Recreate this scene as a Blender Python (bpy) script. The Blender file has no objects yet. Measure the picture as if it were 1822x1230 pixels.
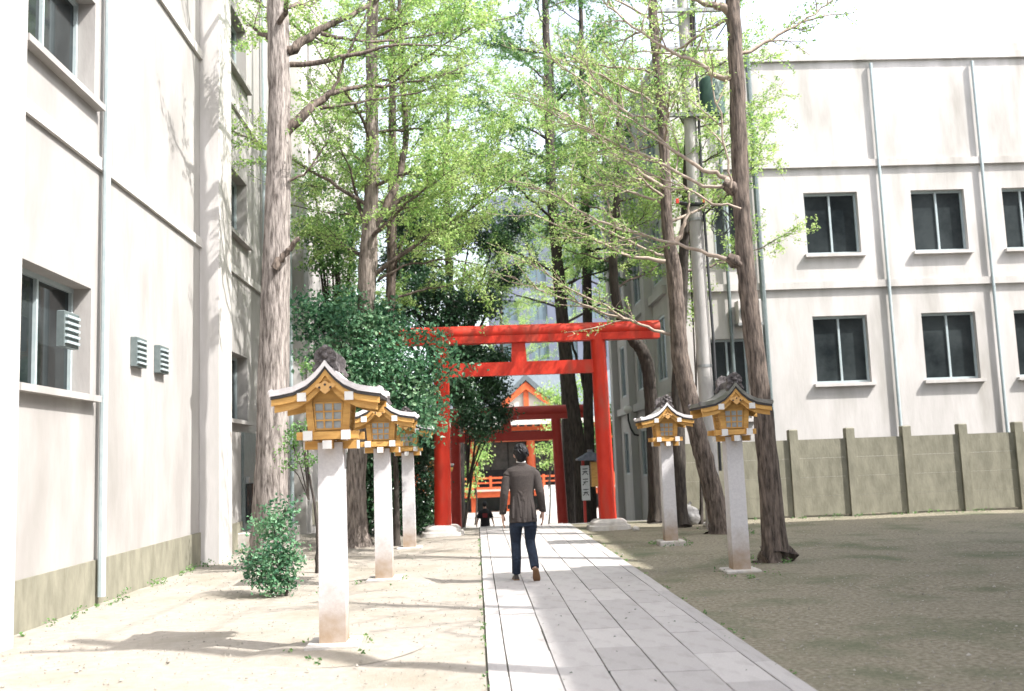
import bpy, bmesh, math, random
import numpy as np
from mathutils import Vector, Matrix, Quaternion

random.seed(7)
RNG = np.random.default_rng(11)
PI = math.pi
R = math.radians
scene = bpy.context.scene
COL = scene.collection

# ------------------------------------------------------------------ camera
CAM_POS = np.array([0.0, 0.0, 1.62])
YAW, PITCH, ROLL = R(-2.4), R(6.7), R(2.1)
_f = np.array([-math.sin(YAW) * math.cos(PITCH), math.cos(YAW) * math.cos(PITCH), math.sin(PITCH)])
_r = np.array([math.cos(YAW), math.sin(YAW), 0.0])
_u = np.cross(_r, _f)
CR = _r * math.cos(ROLL) - _u * math.sin(ROLL)
CU = _u * math.cos(ROLL) + _r * math.sin(ROLL)
CF = _f
cam_data = bpy.data.cameras.new('camera')
cam = bpy.data.objects.new('camera', cam_data)
COL.objects.link(cam)
cam.matrix_world = Matrix(((CR[0], CU[0], -CF[0], CAM_POS[0]),
                           (CR[1], CU[1], -CF[1], CAM_POS[1]),
                           (CR[2], CU[2], -CF[2], CAM_POS[2]),
                           (0, 0, 0, 1)))
cam_data.sensor_fit = 'HORIZONTAL'
cam_data.sensor_width = 53.33
cam_data.lens = 50.0
cam_data.clip_start = 0.1
cam_data.clip_end = 2000.0
cam_data.dof.use_dof = True
cam_data.dof.focus_distance = 12.5
cam_data.dof.aperture_fstop = 2.3
scene.camera = cam


def at(px, py, Y):
    """survey helper: the world point at distance Y along the path for a sight line of the photograph"""
    d = CF + CR * (px - 911) / 1708.0 - CU * (py - 615) / 1708.0
    return CAM_POS + d * (Y / d[1])


# ------------------------------------------------------------------ sky, sun, exposure
SUN_EL = R(50)
sv = Vector((0.885, -0.465, 0)).normalized() * math.cos(SUN_EL)
SUN = Vector((sv.x, sv.y, math.sin(SUN_EL)))
world = bpy.data.worlds.new('World')
scene.world = world
world.use_nodes = True
wn = world.node_tree.nodes
wl = world.node_tree.links
wn.clear()
sky = wn.new('ShaderNodeTexSky')
sky.sky_type = 'NISHITA'
sky.sun_disc = False
sky.sun_elevation = SUN_EL
sky.sun_rotation = math.atan2(SUN.x, SUN.y)
sky.air_density = 1.0
sky.dust_density = 3.0
sky.ozone_density = 1.0
bg = wn.new('ShaderNodeBackground')
bg.inputs['Strength'].default_value = 0.15
wo = wn.new('ShaderNodeOutputWorld')
haze_mix = wn.new('ShaderNodeHueSaturation')      # thin high cloud: the same sky everywhere, paler
haze_mix.inputs['Saturation'].default_value = 0.45
wl.new(sky.outputs[0], haze_mix.inputs['Color'])
wl.new(haze_mix.outputs[0], bg.inputs[0])
wl.new(bg.outputs[0], wo.inputs[0])
sun_data = bpy.data.lights.new('sun', 'SUN')
sun_data.energy = 2.7
sun_data.angle = R(0.53)
sun_data.color = (1.0, 0.965, 0.925)
sun = bpy.data.objects.new('sun', sun_data)
COL.objects.link(sun)
sun.rotation_euler = (-SUN).to_track_quat('-Z', 'Y').to_euler()
scene.view_settings.view_transform = 'Standard'
scene.view_settings.look = 'None'
scene.view_settings.exposure = 1.92
scene.view_settings.gamma = 1.0
scene.view_settings.use_curve_mapping = False
scene.cycles.use_denoising = True
scene.cycles.max_bounces = 6
scene.cycles.diffuse_bounces = 3
scene.cycles.transmission_bounces = 4

# ------------------------------------------------------------------ materials
MATS = {}


def mat(name, c1, c2=None, rough=0.8, scale=6.0, bump=0.0, bump_scale=None, stretch=(1, 1, 1), metal=0.0, spec=0.4,
        detail=6.0, obj_var=0.0, contrast=(0.35, 0.65), c3=None, c3_scale=0.7, c3_range=(0.55, 0.75), coords='Object'):
    m = bpy.data.materials.new(name)
    m.use_nodes = True
    nt = m.node_tree
    b = nt.nodes['Principled BSDF']
    b.inputs['Roughness'].default_value = rough
    b.inputs['Metallic'].default_value = metal
    b.inputs['Specular IOR Level'].default_value = spec
    c2 = c2 or c1
    c1, c2 = [tuple(q * 0.76 for q in c) for c in (c1, c2)]
    c3 = tuple(q * 0.76 for q in c3) if c3 else None
    tc = nt.nodes.new('ShaderNodeTexCoord')
    mp = nt.nodes.new('ShaderNodeMapping')
    mp.inputs['Scale'].default_value = stretch
    nt.links.new(tc.outputs[coords], mp.inputs[0])
    nz = nt.nodes.new('ShaderNodeTexNoise')
    nz.inputs['Scale'].default_value = scale
    nz.inputs['Detail'].default_value = detail
    nz.inputs['Roughness'].default_value = 0.62
    nt.links.new(mp.outputs[0], nz.inputs['Vector'])
    rp = nt.nodes.new('ShaderNodeValToRGB')
    rp.color_ramp.elements[0].position = contrast[0]
    rp.color_ramp.elements[1].position = contrast[1]
    rp.color_ramp.elements[0].color = (*c1, 1)
    rp.color_ramp.elements[1].color = (*c2, 1)
    nt.links.new(nz.outputs[0], rp.inputs[0])
    out = rp.outputs[0]
    if c3:
        n3 = nt.nodes.new('ShaderNodeTexNoise')
        n3.inputs['Scale'].default_value = c3_scale
        n3.inputs['Detail'].default_value = 5
        nt.links.new(mp.outputs[0], n3.inputs['Vector'])
        mr = nt.nodes.new('ShaderNodeMapRange')
        mr.inputs['From Min'].default_value = c3_range[0]
        mr.inputs['From Max'].default_value = c3_range[1]
        nt.links.new(n3.outputs[0], mr.inputs[0])
        mx = nt.nodes.new('ShaderNodeMix')
        mx.data_type = 'RGBA'
        nt.links.new(mr.outputs[0], mx.inputs[0])
        nt.links.new(out, mx.inputs[6])
        mx.inputs[7].default_value = (*c3, 1)
        out = mx.outputs[2]
    if obj_var:
        oi = nt.nodes.new('ShaderNodeObjectInfo')
        mr2 = nt.nodes.new('ShaderNodeMapRange')
        mr2.inputs['To Min'].default_value = 1 - obj_var
        mr2.inputs['To Max'].default_value = 1 + obj_var
        nt.links.new(oi.outputs['Random'], mr2.inputs[0])
        hs = nt.nodes.new('ShaderNodeHueSaturation')
        nt.links.new(mr2.outputs[0], hs.inputs['Value'])
        nt.links.new(out, hs.inputs['Color'])
        out = hs.outputs[0]
    nt.links.new(out, b.inputs['Base Color'])
    if bump:
        nb = nt.nodes.new('ShaderNodeTexNoise')
        nb.inputs['Scale'].default_value = bump_scale or scale * 3
        nb.inputs['Detail'].default_value = 8
        nt.links.new(mp.outputs[0], nb.inputs['Vector'])
        bp = nt.nodes.new('ShaderNodeBump')
        bp.inputs['Strength'].default_value = bump
        bp.inputs['Distance'].default_value = 0.02
        nt.links.new(nb.outputs[0], bp.inputs['Height'])
        nt.links.new(bp.outputs[0], b.inputs['Normal'])
    MATS[name] = m
    return m


def leaf_mat(name, cols, rough=0.5, trans=0.35, spec=0.4):
    m = bpy.data.materials.new(name)
    m.use_nodes = True
    nt = m.node_tree
    b = nt.nodes['Principled BSDF']
    b.inputs['Roughness'].default_value = rough
    b.inputs['Specular IOR Level'].default_value = spec
    g = nt.nodes.new('ShaderNodeNewGeometry')
    rp = nt.nodes.new('ShaderNodeValToRGB')
    rp.color_ramp.interpolation = 'LINEAR'
    els = rp.color_ramp.elements
    els[0].position = 0
    els[0].color = (*cols[0], 1)
    els[1].position = 1
    els[1].color = (*cols[-1], 1)
    for i, c in enumerate(cols[1:-1]):
        e = els.new((i + 1) / (len(cols) - 1))
        e.color = (*c, 1)
    tc = nt.nodes.new('ShaderNodeTexCoord')
    nz = nt.nodes.new('ShaderNodeTexNoise')
    nz.inputs['Scale'].default_value = 1.1
    nz.inputs['Detail'].default_value = 2
    nt.links.new(tc.outputs['Object'], nz.inputs['Vector'])
    ma = nt.nodes.new('ShaderNodeMath')           # leaf by leaf, and spray by spray
    ma.operation = 'MULTIPLY_ADD'
    ma.inputs[1].default_value = 1.9
    ma.inputs[2].default_value = -0.72
    nt.links.new(nz.outputs[0], ma.inputs[0])
    mb_ = nt.nodes.new('ShaderNodeMath')
    mb_.operation = 'MULTIPLY_ADD'
    mb_.inputs[1].default_value = 0.6
    nt.links.new(g.outputs['Random Per Island'], mb_.inputs[0])
    nt.links.new(ma.outputs[0], mb_.inputs[2])
    nt.links.new(mb_.outputs[0], rp.inputs[0])
    nt.links.new(rp.outputs[0], b.inputs['Base Color'])
    t = nt.nodes.new('ShaderNodeBsdfTranslucent')
    gm = nt.nodes.new('ShaderNodeHueSaturation')
    gm.inputs['Value'].default_value = 1.5
    gm.inputs['Saturation'].default_value = 1.1
    nt.links.new(rp.outputs[0], gm.inputs['Color'])
    nt.links.new(gm.outputs[0], t.inputs[0])
    mx = nt.nodes.new('ShaderNodeMixShader')
    mx.inputs[0].default_value = trans
    nt.links.new(b.outputs[0], mx.inputs[1])
    nt.links.new(t.outputs[0], mx.inputs[2])
    nt.links.new(mx.outputs[0], nt.nodes['Material Output'].inputs[0])
    MATS[name] = m
    return m


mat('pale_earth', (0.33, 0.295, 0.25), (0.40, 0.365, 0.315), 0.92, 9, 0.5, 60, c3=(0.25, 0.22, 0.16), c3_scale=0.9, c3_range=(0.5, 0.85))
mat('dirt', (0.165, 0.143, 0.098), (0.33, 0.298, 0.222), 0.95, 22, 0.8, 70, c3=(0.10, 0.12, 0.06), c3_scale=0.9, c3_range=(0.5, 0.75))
mat('lower_ground', (0.42, 0.39, 0.35), (0.52, 0.49, 0.44), 0.9, 0.6, 0.2, 20)
mat('slab_stone', (0.425, 0.40, 0.39), (0.51, 0.485, 0.47), 0.85, 60, 0.15, 150, obj_var=0.11, c3=(0.34, 0.32, 0.30), c3_scale=2.6, c3_range=(0.5, 0.8))
mat('joint_earth', (0.07, 0.075, 0.045), (0.13, 0.12, 0.08), 0.95, 12, 0.4)
mat('step_stone', (0.34, 0.33, 0.31), (0.45, 0.44, 0.42), 0.85, 14, 0.3)
mat('retaining', (0.16, 0.15, 0.13), (0.26, 0.25, 0.22), 0.9, 4, 0.5)
mat('vermilion', (0.60, 0.028, 0.012), (0.72, 0.046, 0.02), 0.5, 4, 0.22, 18, stretch=(1.6, 1.6, 0.5), spec=0.3, c3=(0.46, 0.075, 0.045), c3_scale=2.4, c3_range=(0.5, 0.75))
mat('vermilion_old', (0.50, 0.038, 0.028), (0.60, 0.06, 0.042), 0.5, 3, 0.08, 30)
mat('shrine_red', (0.62, 0.10, 0.03), (0.72, 0.15, 0.05), 0.5, 5)
mat('plinth_stone', (0.52, 0.49, 0.46), (0.64, 0.60, 0.56), 0.85, 8, 0.4, 30, c3=(0.42, 0.36, 0.27), c3_scale=3, c3_range=(0.55, 0.8))
mat('lantern_post', (0.47, 0.45, 0.46), (0.56, 0.54, 0.54), 0.8, 40, 0.15, 120)
mat('lantern_wood', (0.60, 0.32, 0.085), (0.76, 0.44, 0.13), 0.6, 5, 0.2, 20, stretch=(1, 6, 6), c3=(0.47, 0.24, 0.06), c3_scale=3.5, c3_range=(0.55, 0.8))
mat('lantern_carving', (0.62, 0.35, 0.12), (0.72, 0.43, 0.17), 0.6, 10, 0.2)
mat('white_paint', (0.74, 0.73, 0.71), (0.80, 0.79, 0.77), 0.6, 10)
mat('lantern_roof', (0.76, 0.72, 0.72), (0.90, 0.86, 0.86), 0.55, 7, 0.3, 25, c3=(0.52, 0.48, 0.47), c3_scale=5, c3_range=(0.5, 0.75))
mat('lantern_roof_shaded', (0.17, 0.17, 0.15), (0.27, 0.26, 0.24), 0.75, 9, 0.4, 30, c3=(0.11, 0.12, 0.08), c3_scale=4, c3_range=(0.5, 0.75))  # dark copy of lantern_roof, the shade is put into its colour
mat('roof_edge', (0.025, 0.024, 0.024), (0.05, 0.045, 0.045), 0.6, 10)
mat('finial_tile', (0.055, 0.048, 0.048), (0.19, 0.17, 0.17), 0.85, 9, 0.8, 25)
mat('lattice_pane', (0.36, 0.40, 0.42), (0.45, 0.49, 0.50), 0.5, 30)
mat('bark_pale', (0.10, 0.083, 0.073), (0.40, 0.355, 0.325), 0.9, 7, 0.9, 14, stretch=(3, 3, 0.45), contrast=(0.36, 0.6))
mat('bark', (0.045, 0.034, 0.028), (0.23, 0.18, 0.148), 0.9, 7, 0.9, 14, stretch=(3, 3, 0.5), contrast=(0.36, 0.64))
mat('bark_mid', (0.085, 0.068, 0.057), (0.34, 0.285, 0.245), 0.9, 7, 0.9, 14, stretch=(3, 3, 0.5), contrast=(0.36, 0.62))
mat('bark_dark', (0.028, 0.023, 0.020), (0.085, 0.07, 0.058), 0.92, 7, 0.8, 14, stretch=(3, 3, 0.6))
mat('twig', (0.30, 0.23, 0.18), (0.46, 0.38, 0.31), 0.8, 8)
mat('twig_dark', (0.08, 0.06, 0.05), (0.18, 0.14, 0.12), 0.85, 8)
leaf_mat('leaf_spring', [(0.10, 0.20, 0.065), (0.20, 0.32, 0.10), (0.32, 0.43, 0.155), (0.46, 0.54, 0.25)], 0.45, 0.48)
leaf_mat('leaf_mid', [(0.05, 0.12, 0.045), (0.10, 0.20, 0.065), (0.18, 0.30, 0.10)], 0.42, 0.32)
leaf_mat('leaf_evergreen', [(0.025, 0.085, 0.05), (0.06, 0.16, 0.085), (0.12, 0.25, 0.13), (0.24, 0.36, 0.21)], 0.38, 0.28, 0.45)
leaf_mat('leaf_dark', [(0.016, 0.045, 0.022), (0.028, 0.075, 0.035), (0.055, 0.12, 0.05)], 0.3, 0.15, 0.5)
mat('wall_white', (0.38, 0.36, 0.345), (0.48, 0.46, 0.44), 0.9, 1.4, 0.2, 20, c3=(0.28, 0.265, 0.245), c3_scale=0.9, c3_range=(0.5, 0.85), stretch=(1, 1, 0.35))
mat('wall_grey', (0.47, 0.475, 0.46), (0.57, 0.575, 0.56), 0.9, 1.2, 0.15, 20, stretch=(1, 1, 0.4), c3=(0.34, 0.35, 0.32), c3_scale=1.2, c3_range=(0.5, 0.85))
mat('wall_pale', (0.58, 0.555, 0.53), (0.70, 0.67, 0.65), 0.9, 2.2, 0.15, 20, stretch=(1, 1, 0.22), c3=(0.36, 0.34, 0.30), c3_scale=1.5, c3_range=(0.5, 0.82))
mat('wall_blue', (0.13, 0.15, 0.21), (0.17, 0.19, 0.25), 0.85, 0.4, stretch=(1, 1, 0.4))
mat('frame_metal', (0.16, 0.20, 0.20), (0.22, 0.26, 0.26), 0.4, 8, metal=0.3)
mat('frame_light', (0.42, 0.50, 0.52), (0.50, 0.57, 0.58), 0.4, 8)
mat('glass_dark', (0.008, 0.012, 0.014), (0.05, 0.06, 0.062), 0.06, 0.8, spec=0.3)
mat('glass_blue', (0.10, 0.15, 0.18), (0.16, 0.22, 0.25), 0.15, 0.8, spec=0.5)
mat('concrete_pole', (0.42, 0.40, 0.38), (0.53, 0.51, 0.49), 0.85, 6, 0.2, 30, stretch=(1, 1, 0.3))
mat('cable_black', (0.02, 0.022, 0.025), (0.04, 0.042, 0.045), 0.6, 8)
mat('steel', (0.30, 0.31, 0.31), (0.42, 0.43, 0.43), 0.45, 8, metal=0.5)
mat('transformer_green', (0.035, 0.085, 0.065), (0.06, 0.12, 0.09), 0.5, 4)
mat('fence_olive', (0.21, 0.20, 0.15), (0.31, 0.295, 0.225), 0.9, 5, 0.3, 25, stretch=(1, 1, 0.4))
mat('tarp_grey', (0.10, 0.10, 0.105), (0.36, 0.35, 0.34), 0.7, 5, 0.6, 9)
mat('hall_panel', (0.055, 0.058, 0.055), (0.095, 0.095, 0.088), 0.8, 3)
mat('hall_dark', (0.016, 0.017, 0.02), (0.03, 0.03, 0.034), 0.8, 3)
mat('hall_base', (0.05, 0.075, 0.08), (0.09, 0.115, 0.115), 0.8, 2)
mat('hall_floor', (0.55, 0.40, 0.34), (0.66, 0.50, 0.43), 0.7, 3)
mat('hall_roof', (0.10, 0.125, 0.14), (0.17, 0.195, 0.21), 0.5, 2, stretch=(8, 1, 1))
mat('plaster', (0.66, 0.63, 0.57), (0.74, 0.71, 0.66), 0.9, 3)
mat('gold', (0.75, 0.52, 0.15), (0.85, 0.62, 0.22), 0.35, 6, metal=0.6)
mat('banner_white', (0.62, 0.63, 0.63), (0.72, 0.72, 0.71), 0.8, 2)
mat('banner_print', (0.50, 0.42, 0.30), (0.58, 0.50, 0.38), 0.8, 8)
mat('sign_white', (0.60, 0.64, 0.64), (0.70, 0.73, 0.73), 0.6, 4)
mat('sign_ink', (0.015, 0.02, 0.025), None, 0.6)
mat('tile_blue', (0.07, 0.085, 0.12), (0.16, 0.18, 0.23), 0.45, 10)
mat('skin', (0.56, 0.34, 0.26), (0.62, 0.39, 0.30), 0.5, 20)
mat('hair_black', (0.004, 0.004, 0.005), (0.018, 0.018, 0.02), 0.5, 40, 0.35, 60, stretch=(1, 1, 0.35), spec=0.22)
mat('tweed', (0.022, 0.018, 0.017), (0.092, 0.076, 0.069), 0.95, 150, 0.35, 220, contrast=(0.3, 0.7), c3=(0.065, 0.05, 0.045), c3_scale=3)
mat('denim', (0.008, 0.014, 0.028), (0.018, 0.03, 0.056), 0.9, 14, 0.3, 130, c3=(0.03, 0.052, 0.09), c3_scale=3.2, c3_range=(0.55, 0.8))
mat('shirt_white', (0.70, 0.68, 0.64), None, 0.8)
mat('shoe_dark', (0.035, 0.027, 0.022), (0.06, 0.045, 0.035), 0.45, 10)
mat('sole_brown', (0.22, 0.115, 0.055), (0.28, 0.155, 0.075), 0.7, 12)
mat('cloth_black', (0.012, 0.013, 0.015), (0.025, 0.025, 0.028), 0.9, 20)
mat('print_red', (0.20, 0.025, 0.03), (0.27, 0.04, 0.045), 0.8, 8)
mat('lamp_globe', (0.80, 0.79, 0.76), None, 0.3)
mat('gravel', (0.20, 0.18, 0.15), (0.46, 0.43, 0.38), 0.9, 9)
mat('leaf_litter', (0.07, 0.11, 0.03), (0.22, 0.19, 0.08), 0.8, 5, coords='Object')


# rain-splash stain on the lantern posts: brown earth colour that ends raggedly above the foot
pm = mat('post_stained', (0.60, 0.58, 0.59), (0.69, 0.67, 0.67), 0.8, 40, 0.15, 120)
_nt = pm.node_tree
_tc = _nt.nodes.new('ShaderNodeTexCoord')
_sp = _nt.nodes.new('ShaderNodeSeparateXYZ')
_nt.links.new(_tc.outputs['Object'], _sp.inputs[0])
_nz = _nt.nodes.new('ShaderNodeTexNoise')
_nz.inputs['Scale'].default_value = 5.0
_nz.inputs['Detail'].default_value = 6
_nt.links.new(_tc.outputs['Object'], _nz.inputs['Vector'])
_ad = _nt.nodes.new('ShaderNodeMath')
_ad.operation = 'MULTIPLY_ADD'
_ad.inputs[1].default_value = 0.7
_nt.links.new(_nz.outputs[0], _ad.inputs[0])
_nt.links.new(_sp.outputs[2], _ad.inputs[2])
_mr = _nt.nodes.new('ShaderNodeMapRange')
_mr.inputs['From Min'].default_value = 0.95
_mr.inputs['From Max'].default_value = 0.35
_nt.links.new(_ad.outputs[0], _mr.inputs[0])
_mx = _nt.nodes.new('ShaderNodeMix')
_mx.data_type = 'RGBA'
_old = _nt.nodes['Principled BSDF'].inputs['Base Color'].links[0].from_socket
_nt.links.new(_mr.outputs[0], _mx.inputs[0])
_nt.links.new(_old, _mx.inputs[6])
_mx.inputs[7].default_value = (0.27, 0.19, 0.12, 1)
_nt.links.new(_mx.outputs[2], _nt.nodes['Principled BSDF'].inputs['Base Color'])


# ------------------------------------------------------------------ mesh helpers
class MB:
    def __init__(self):
        self.v = []
        self.f = []

    def add(self, vs, fs):
        o = len(self.v)
        self.v.extend([tuple(float(c) for c in p) for p in vs])
        self.f.extend([tuple(o + i for i in f) for f in fs])
        return self

    def box(self, x0, x1, y0, y1, z0, z1, ch=0.0):
        if ch <= 0:
            vs = [(x, y, z) for z in (z0, z1) for y in (y0, y1) for x in (x0, x1)]
            return self.add(vs, [(0, 2, 3, 1), (4, 5, 7, 6), (0, 1, 5, 4), (2, 6, 7, 3), (0, 4, 6, 2), (1, 3, 7, 5)])
        # chamfered top edges
        vs = [(x0, y0, z0), (x1, y0, z0), (x1, y1, z0), (x0, y1, z0),
              (x0, y0, z1 - ch), (x1, y0, z1 - ch), (x1, y1, z1 - ch), (x0, y1, z1 - ch),
              (x0 + ch, y0 + ch, z1), (x1 - ch, y0 + ch, z1), (x1 - ch, y1 - ch, z1), (x0 + ch, y1 - ch, z1)]
        fs = [(0, 3, 2, 1), (8, 9, 10, 11)]
        for a in (0, 4):
            for i in range(4):
                j = (i + 1) % 4
                fs.append((a + i, a + j, a + 4 + j, a + 4 + i))
        return self.add(vs, fs)

    def frustum(self, cx, cy, z0, z1, hx0, hy0, hx1, hy1):
        vs = [(cx + sx * hx0, cy + sy * hy0, z0) for sx, sy in ((-1, -1), (1, -1), (1, 1), (-1, 1))]
        vs += [(cx + sx * hx1, cy + sy * hy1, z1) for sx, sy in ((-1, -1), (1, -1), (1, 1), (-1, 1))]
        return self.add(vs, [(0, 3, 2, 1), (4, 5, 6, 7), (0, 1, 5, 4), (1, 2, 6, 5), (2, 3, 7, 6), (3, 0, 4, 7)])

    def bar(self, a, b, w, h, up=(0, 0, 1)):
        a, b, up = Vector(a), Vector(b), Vector(up)
        d = (b - a).normalized()
        s = d.cross(up)
        if s.length < 1e-4:
            s = d.cross(Vector((0, 1, 0)))
        s.normalize()
        t = s.cross(d).normalized()
        vs = []
        for p in (a, b):
            for i, j in ((-1, -1), (1, -1), (1, 1), (-1, 1)):
                vs.append(p + s * (i * w / 2) + t * (j * h / 2))
        return self.add(vs, [(0, 3, 2, 1), (4, 5, 6, 7), (0, 1, 5, 4), (1, 2, 6, 5), (2, 3, 7, 6), (3, 0, 4, 7)])

    def tube(self, pts, rad, n=8, caps=True, jitter=0.0):
        vs, fs = tube_arrays(pts, rad, n, jitter)
        k = len(pts)
        fs = [tuple(f) for f in fs]
        if caps:
            fs.append(tuple(reversed(range(n))))
            fs.append(tuple((k - 1) * n + i for i in range(n)))
        return self.add(vs, fs)

    def lathe(self, prof, n=16, cx=0, cy=0):
        vs, fs = [], []
        for r, z in prof:
            for i in range(n):
                a = 2 * PI * i / n
                vs.append((cx + r * math.cos(a), cy + r * math.sin(a), z))
        for k in range(len(prof) - 1):
            for i in range(n):
                j = (i + 1) % n
                fs.append((k * n + i, k * n + j, (k + 1) * n + j, (k + 1) * n + i))
        fs.append(tuple(reversed(range(n))))
        fs.append(tuple((len(prof) - 1) * n + i for i in range(n)))
        return self.add(vs, fs)

    def loft(self, rings, caps=True):
        n = len(rings[0])
        vs = [p for r in rings for p in r]
        fs = []
        for k in range(len(rings) - 1):
            for i in range(n):
                j = (i + 1) % n
                fs.append((k * n + i, k * n + j, (k + 1) * n + j, (k + 1) * n + i))
        if caps:
            fs.append(tuple(reversed(range(n))))
            fs.append(tuple((len(rings) - 1) * n + i for i in range(n)))
        return self.add(vs, fs)

    def extrude_xz(self, poly, y0, y1):
        n = len(poly)
        vs = [(x, y0, z) for x, z in poly] + [(x, y1, z) for x, z in poly]
        fs = [tuple(range(n)), tuple(reversed(range(n, 2 * n)))]
        for i in range(n):
            j = (i + 1) % n
            fs.append((i, n + i, n + j, j))
        return self.add(vs, fs)

    def mesh(self, name, m, smooth=None):
        me = bpy.data.meshes.new(name)
        me.from_pydata(self.v, [], self.f)
        if m:
            me.materials.append(MATS[m])
        bm = bmesh.new()
        bm.from_mesh(me)
        bmesh.ops.recalc_face_normals(bm, faces=bm.faces)
        bm.to_mesh(me)
        bm.free()
        if smooth is not None:
            me.polygons.foreach_set('use_smooth', [True] * len(me.polygons))
            me.set_sharp_from_angle(angle=R(smooth))
        me.update()
        return me

    def build(self, name, m, parent=None, smooth=None, loc=None):
        return link(name, self.mesh(name, m, smooth), parent, loc)


def tube_arrays(pts, rad, n, jitter=0.0):
    pts = np.asarray(pts, float)
    k = len(pts)
    rad = np.asarray(rad, float)
    if rad.ndim < 2:
        rad = np.broadcast_to(rad, (k,))
    tang = np.gradient(pts, axis=0)
    tang /= (np.linalg.norm(tang, axis=1, keepdims=True) + 1e-9)
    ref = np.array([0.31, 0.12, 0.94])
    if abs(tang[0] @ ref) > 0.9:
        ref = np.array([0.9, 0.3, 0.1])
    s = np.cross(tang, ref)
    s /= (np.linalg.norm(s, axis=1, keepdims=True) + 1e-9)
    t = np.cross(s, tang)
    a = np.arange(n) * 2 * PI / n
    ring = s[:, None, :] * np.cos(a)[None, :, None] + t[:, None, :] * np.sin(a)[None, :, None]
    rr = rad if rad.ndim == 2 else rad[:, None]
    if jitter:
        rr = rr * (1 + RNG.normal(0, jitter, (k, n)))
    vs = (pts[:, None, :] + ring * (rr[..., None])).reshape(-1, 3)
    i = np.arange(n)
    j = (i + 1) % n
    fs = np.concatenate([np.stack([q * n + i, q * n + j, (q + 1) * n + j, (q + 1) * n + i], 1) for q in range(k - 1)])
    return vs, fs


def link(name, me, parent=None, loc=None):
    o = bpy.data.objects.new(name, me)
    COL.objects.link(o)
    if parent:
        o.parent = parent
    if loc is not None:
        o.location = loc
    return o


def thing(name, label, cat, loc=(0, 0, 0), rz=0.0, group=None):
    o = bpy.data.objects.new(name, None)
    COL.objects.link(o)
    o.empty_display_size = 0.2
    o.location = loc
    o.rotation_euler = (0, 0, rz)
    return tag(o, label, cat, group)


def tag(o, label, cat, group=None):
    o['label'] = label
    o['category'] = cat
    if group:
        o['group'] = group
    return o


def struct(o, label=None):
    o['kind'] = 'structure'
    if label:
        o['label'] = label
    return o


def copy_tree(o, parent=None):
    c = o.copy()
    COL.objects.link(c)
    c.parent = parent
    for ch in list(o.children):
        copy_tree(ch, c)
    return c


def numpy_mesh(name, vs, fs, m, smooth=False):
    vs = np.ascontiguousarray(vs, dtype=np.float32)
    fs = np.ascontiguousarray(fs, dtype=np.int32)
    me = bpy.data.meshes.new(name)
    k = fs.shape[1]
    me.vertices.add(len(vs))
    me.vertices.foreach_set('co', vs.ravel())
    me.loops.add(fs.size)
    me.loops.foreach_set('vertex_index', fs.ravel())
    me.polygons.add(len(fs))
    me.polygons.foreach_set('loop_start', np.arange(0, fs.size, k, dtype=np.int32))
    me.polygons.foreach_set('loop_total', np.full(len(fs), k, dtype=np.int32))
    me.polygons.foreach_set('use_smooth', np.full(len(fs), smooth))
    me.materials.append(MATS[m])
    me.update(calc_edges=True)
    return me


def leaves_mesh(name, cen, nrm, size, m, aspect=0.55):
    """one folded diamond per leaf"""
    cen = np.asarray(cen, float)
    nrm = np.asarray(nrm, float)
    n = len(cen)
    nrm = nrm / (np.linalg.norm(nrm, axis=1, keepdims=True) + 1e-9)
    ref = RNG.normal(size=(n, 3))
    a = np.cross(nrm, ref)
    a /= (np.linalg.norm(a, axis=1, keepdims=True) + 1e-9)
    b = np.cross(nrm, a)
    s = np.asarray(size)[:, None] * 0.5
    fold = nrm * s * 0.35
    v = np.stack([cen - a * s, cen + b * s * aspect * 1.1 + fold, cen + a * s, cen - b * s * aspect * 1.1 + fold], 1).reshape(-1, 3)
    f = np.arange(4 * n).reshape(-1, 4)
    return numpy_mesh(name, v, f, m)


def voxel_mesh(name, mb, voxel, m, smooth_it=3, transform=None):
    """fuse overlapping closed shapes into one continuous surface"""
    me = mb.mesh(name + '_raw', None)
    o = link(name + '_tmp', me)
    md = o.modifiers.new('r', 'REMESH')
    md.mode = 'VOXEL'
    md.voxel_size = voxel
    md.use_smooth_shade = True
    sm = o.modifiers.new('s', 'SMOOTH')
    sm.factor = 0.5
    sm.iterations = smooth_it
    dg = bpy.context.evaluated_depsgraph_get()
    out = bpy.data.meshes.new_from_object(o.evaluated_get(dg))
    bpy.data.objects.remove(o)
    bpy.data.meshes.remove(me)
    out.name = name
    out.materials.clear()
    out.materials.append(MATS[m])
    return out


# ------------------------------------------------------------------ the ground
def grid_sheet(name, x0, x1, y0, y1, z, step, m, amp=0.0, seed=0):
    nx = max(2, int((x1 - x0) / step) + 1)
    ny = max(2, int((y1 - y0) / step) + 1)
    X, Y = np.meshgrid(np.linspace(x0, x1, nx), np.linspace(y0, y1, ny))
    Z = np.full_like(X, z)
    if amp:
        rg = np.random.default_rng(seed)
        for k in range(14):
            fx, fy = rg.normal(0, 1.6, 2)
            Z += amp * rg.uniform(0.1, 0.45) * np.sin(fx * X + fy * Y + rg.uniform(0, 6))
        edge = np.minimum.reduce([X - x0, x1 - X, y1 - Y])
        Z = z + (Z - z) * np.clip(edge / 0.3, 0.0, 1)
    i = np.arange(nx - 1)
    j = np.arange(ny - 1)
    I, J = np.meshgrid(i, j)
    a = (J * nx + I).ravel()
    fs = np.stack([a, a + 1, a + nx + 1, a + nx], 1)
    return link(name, numpy_mesh(name, np.stack([X, Y, Z], -1).reshape(-1, 3), fs, m, True))


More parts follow.
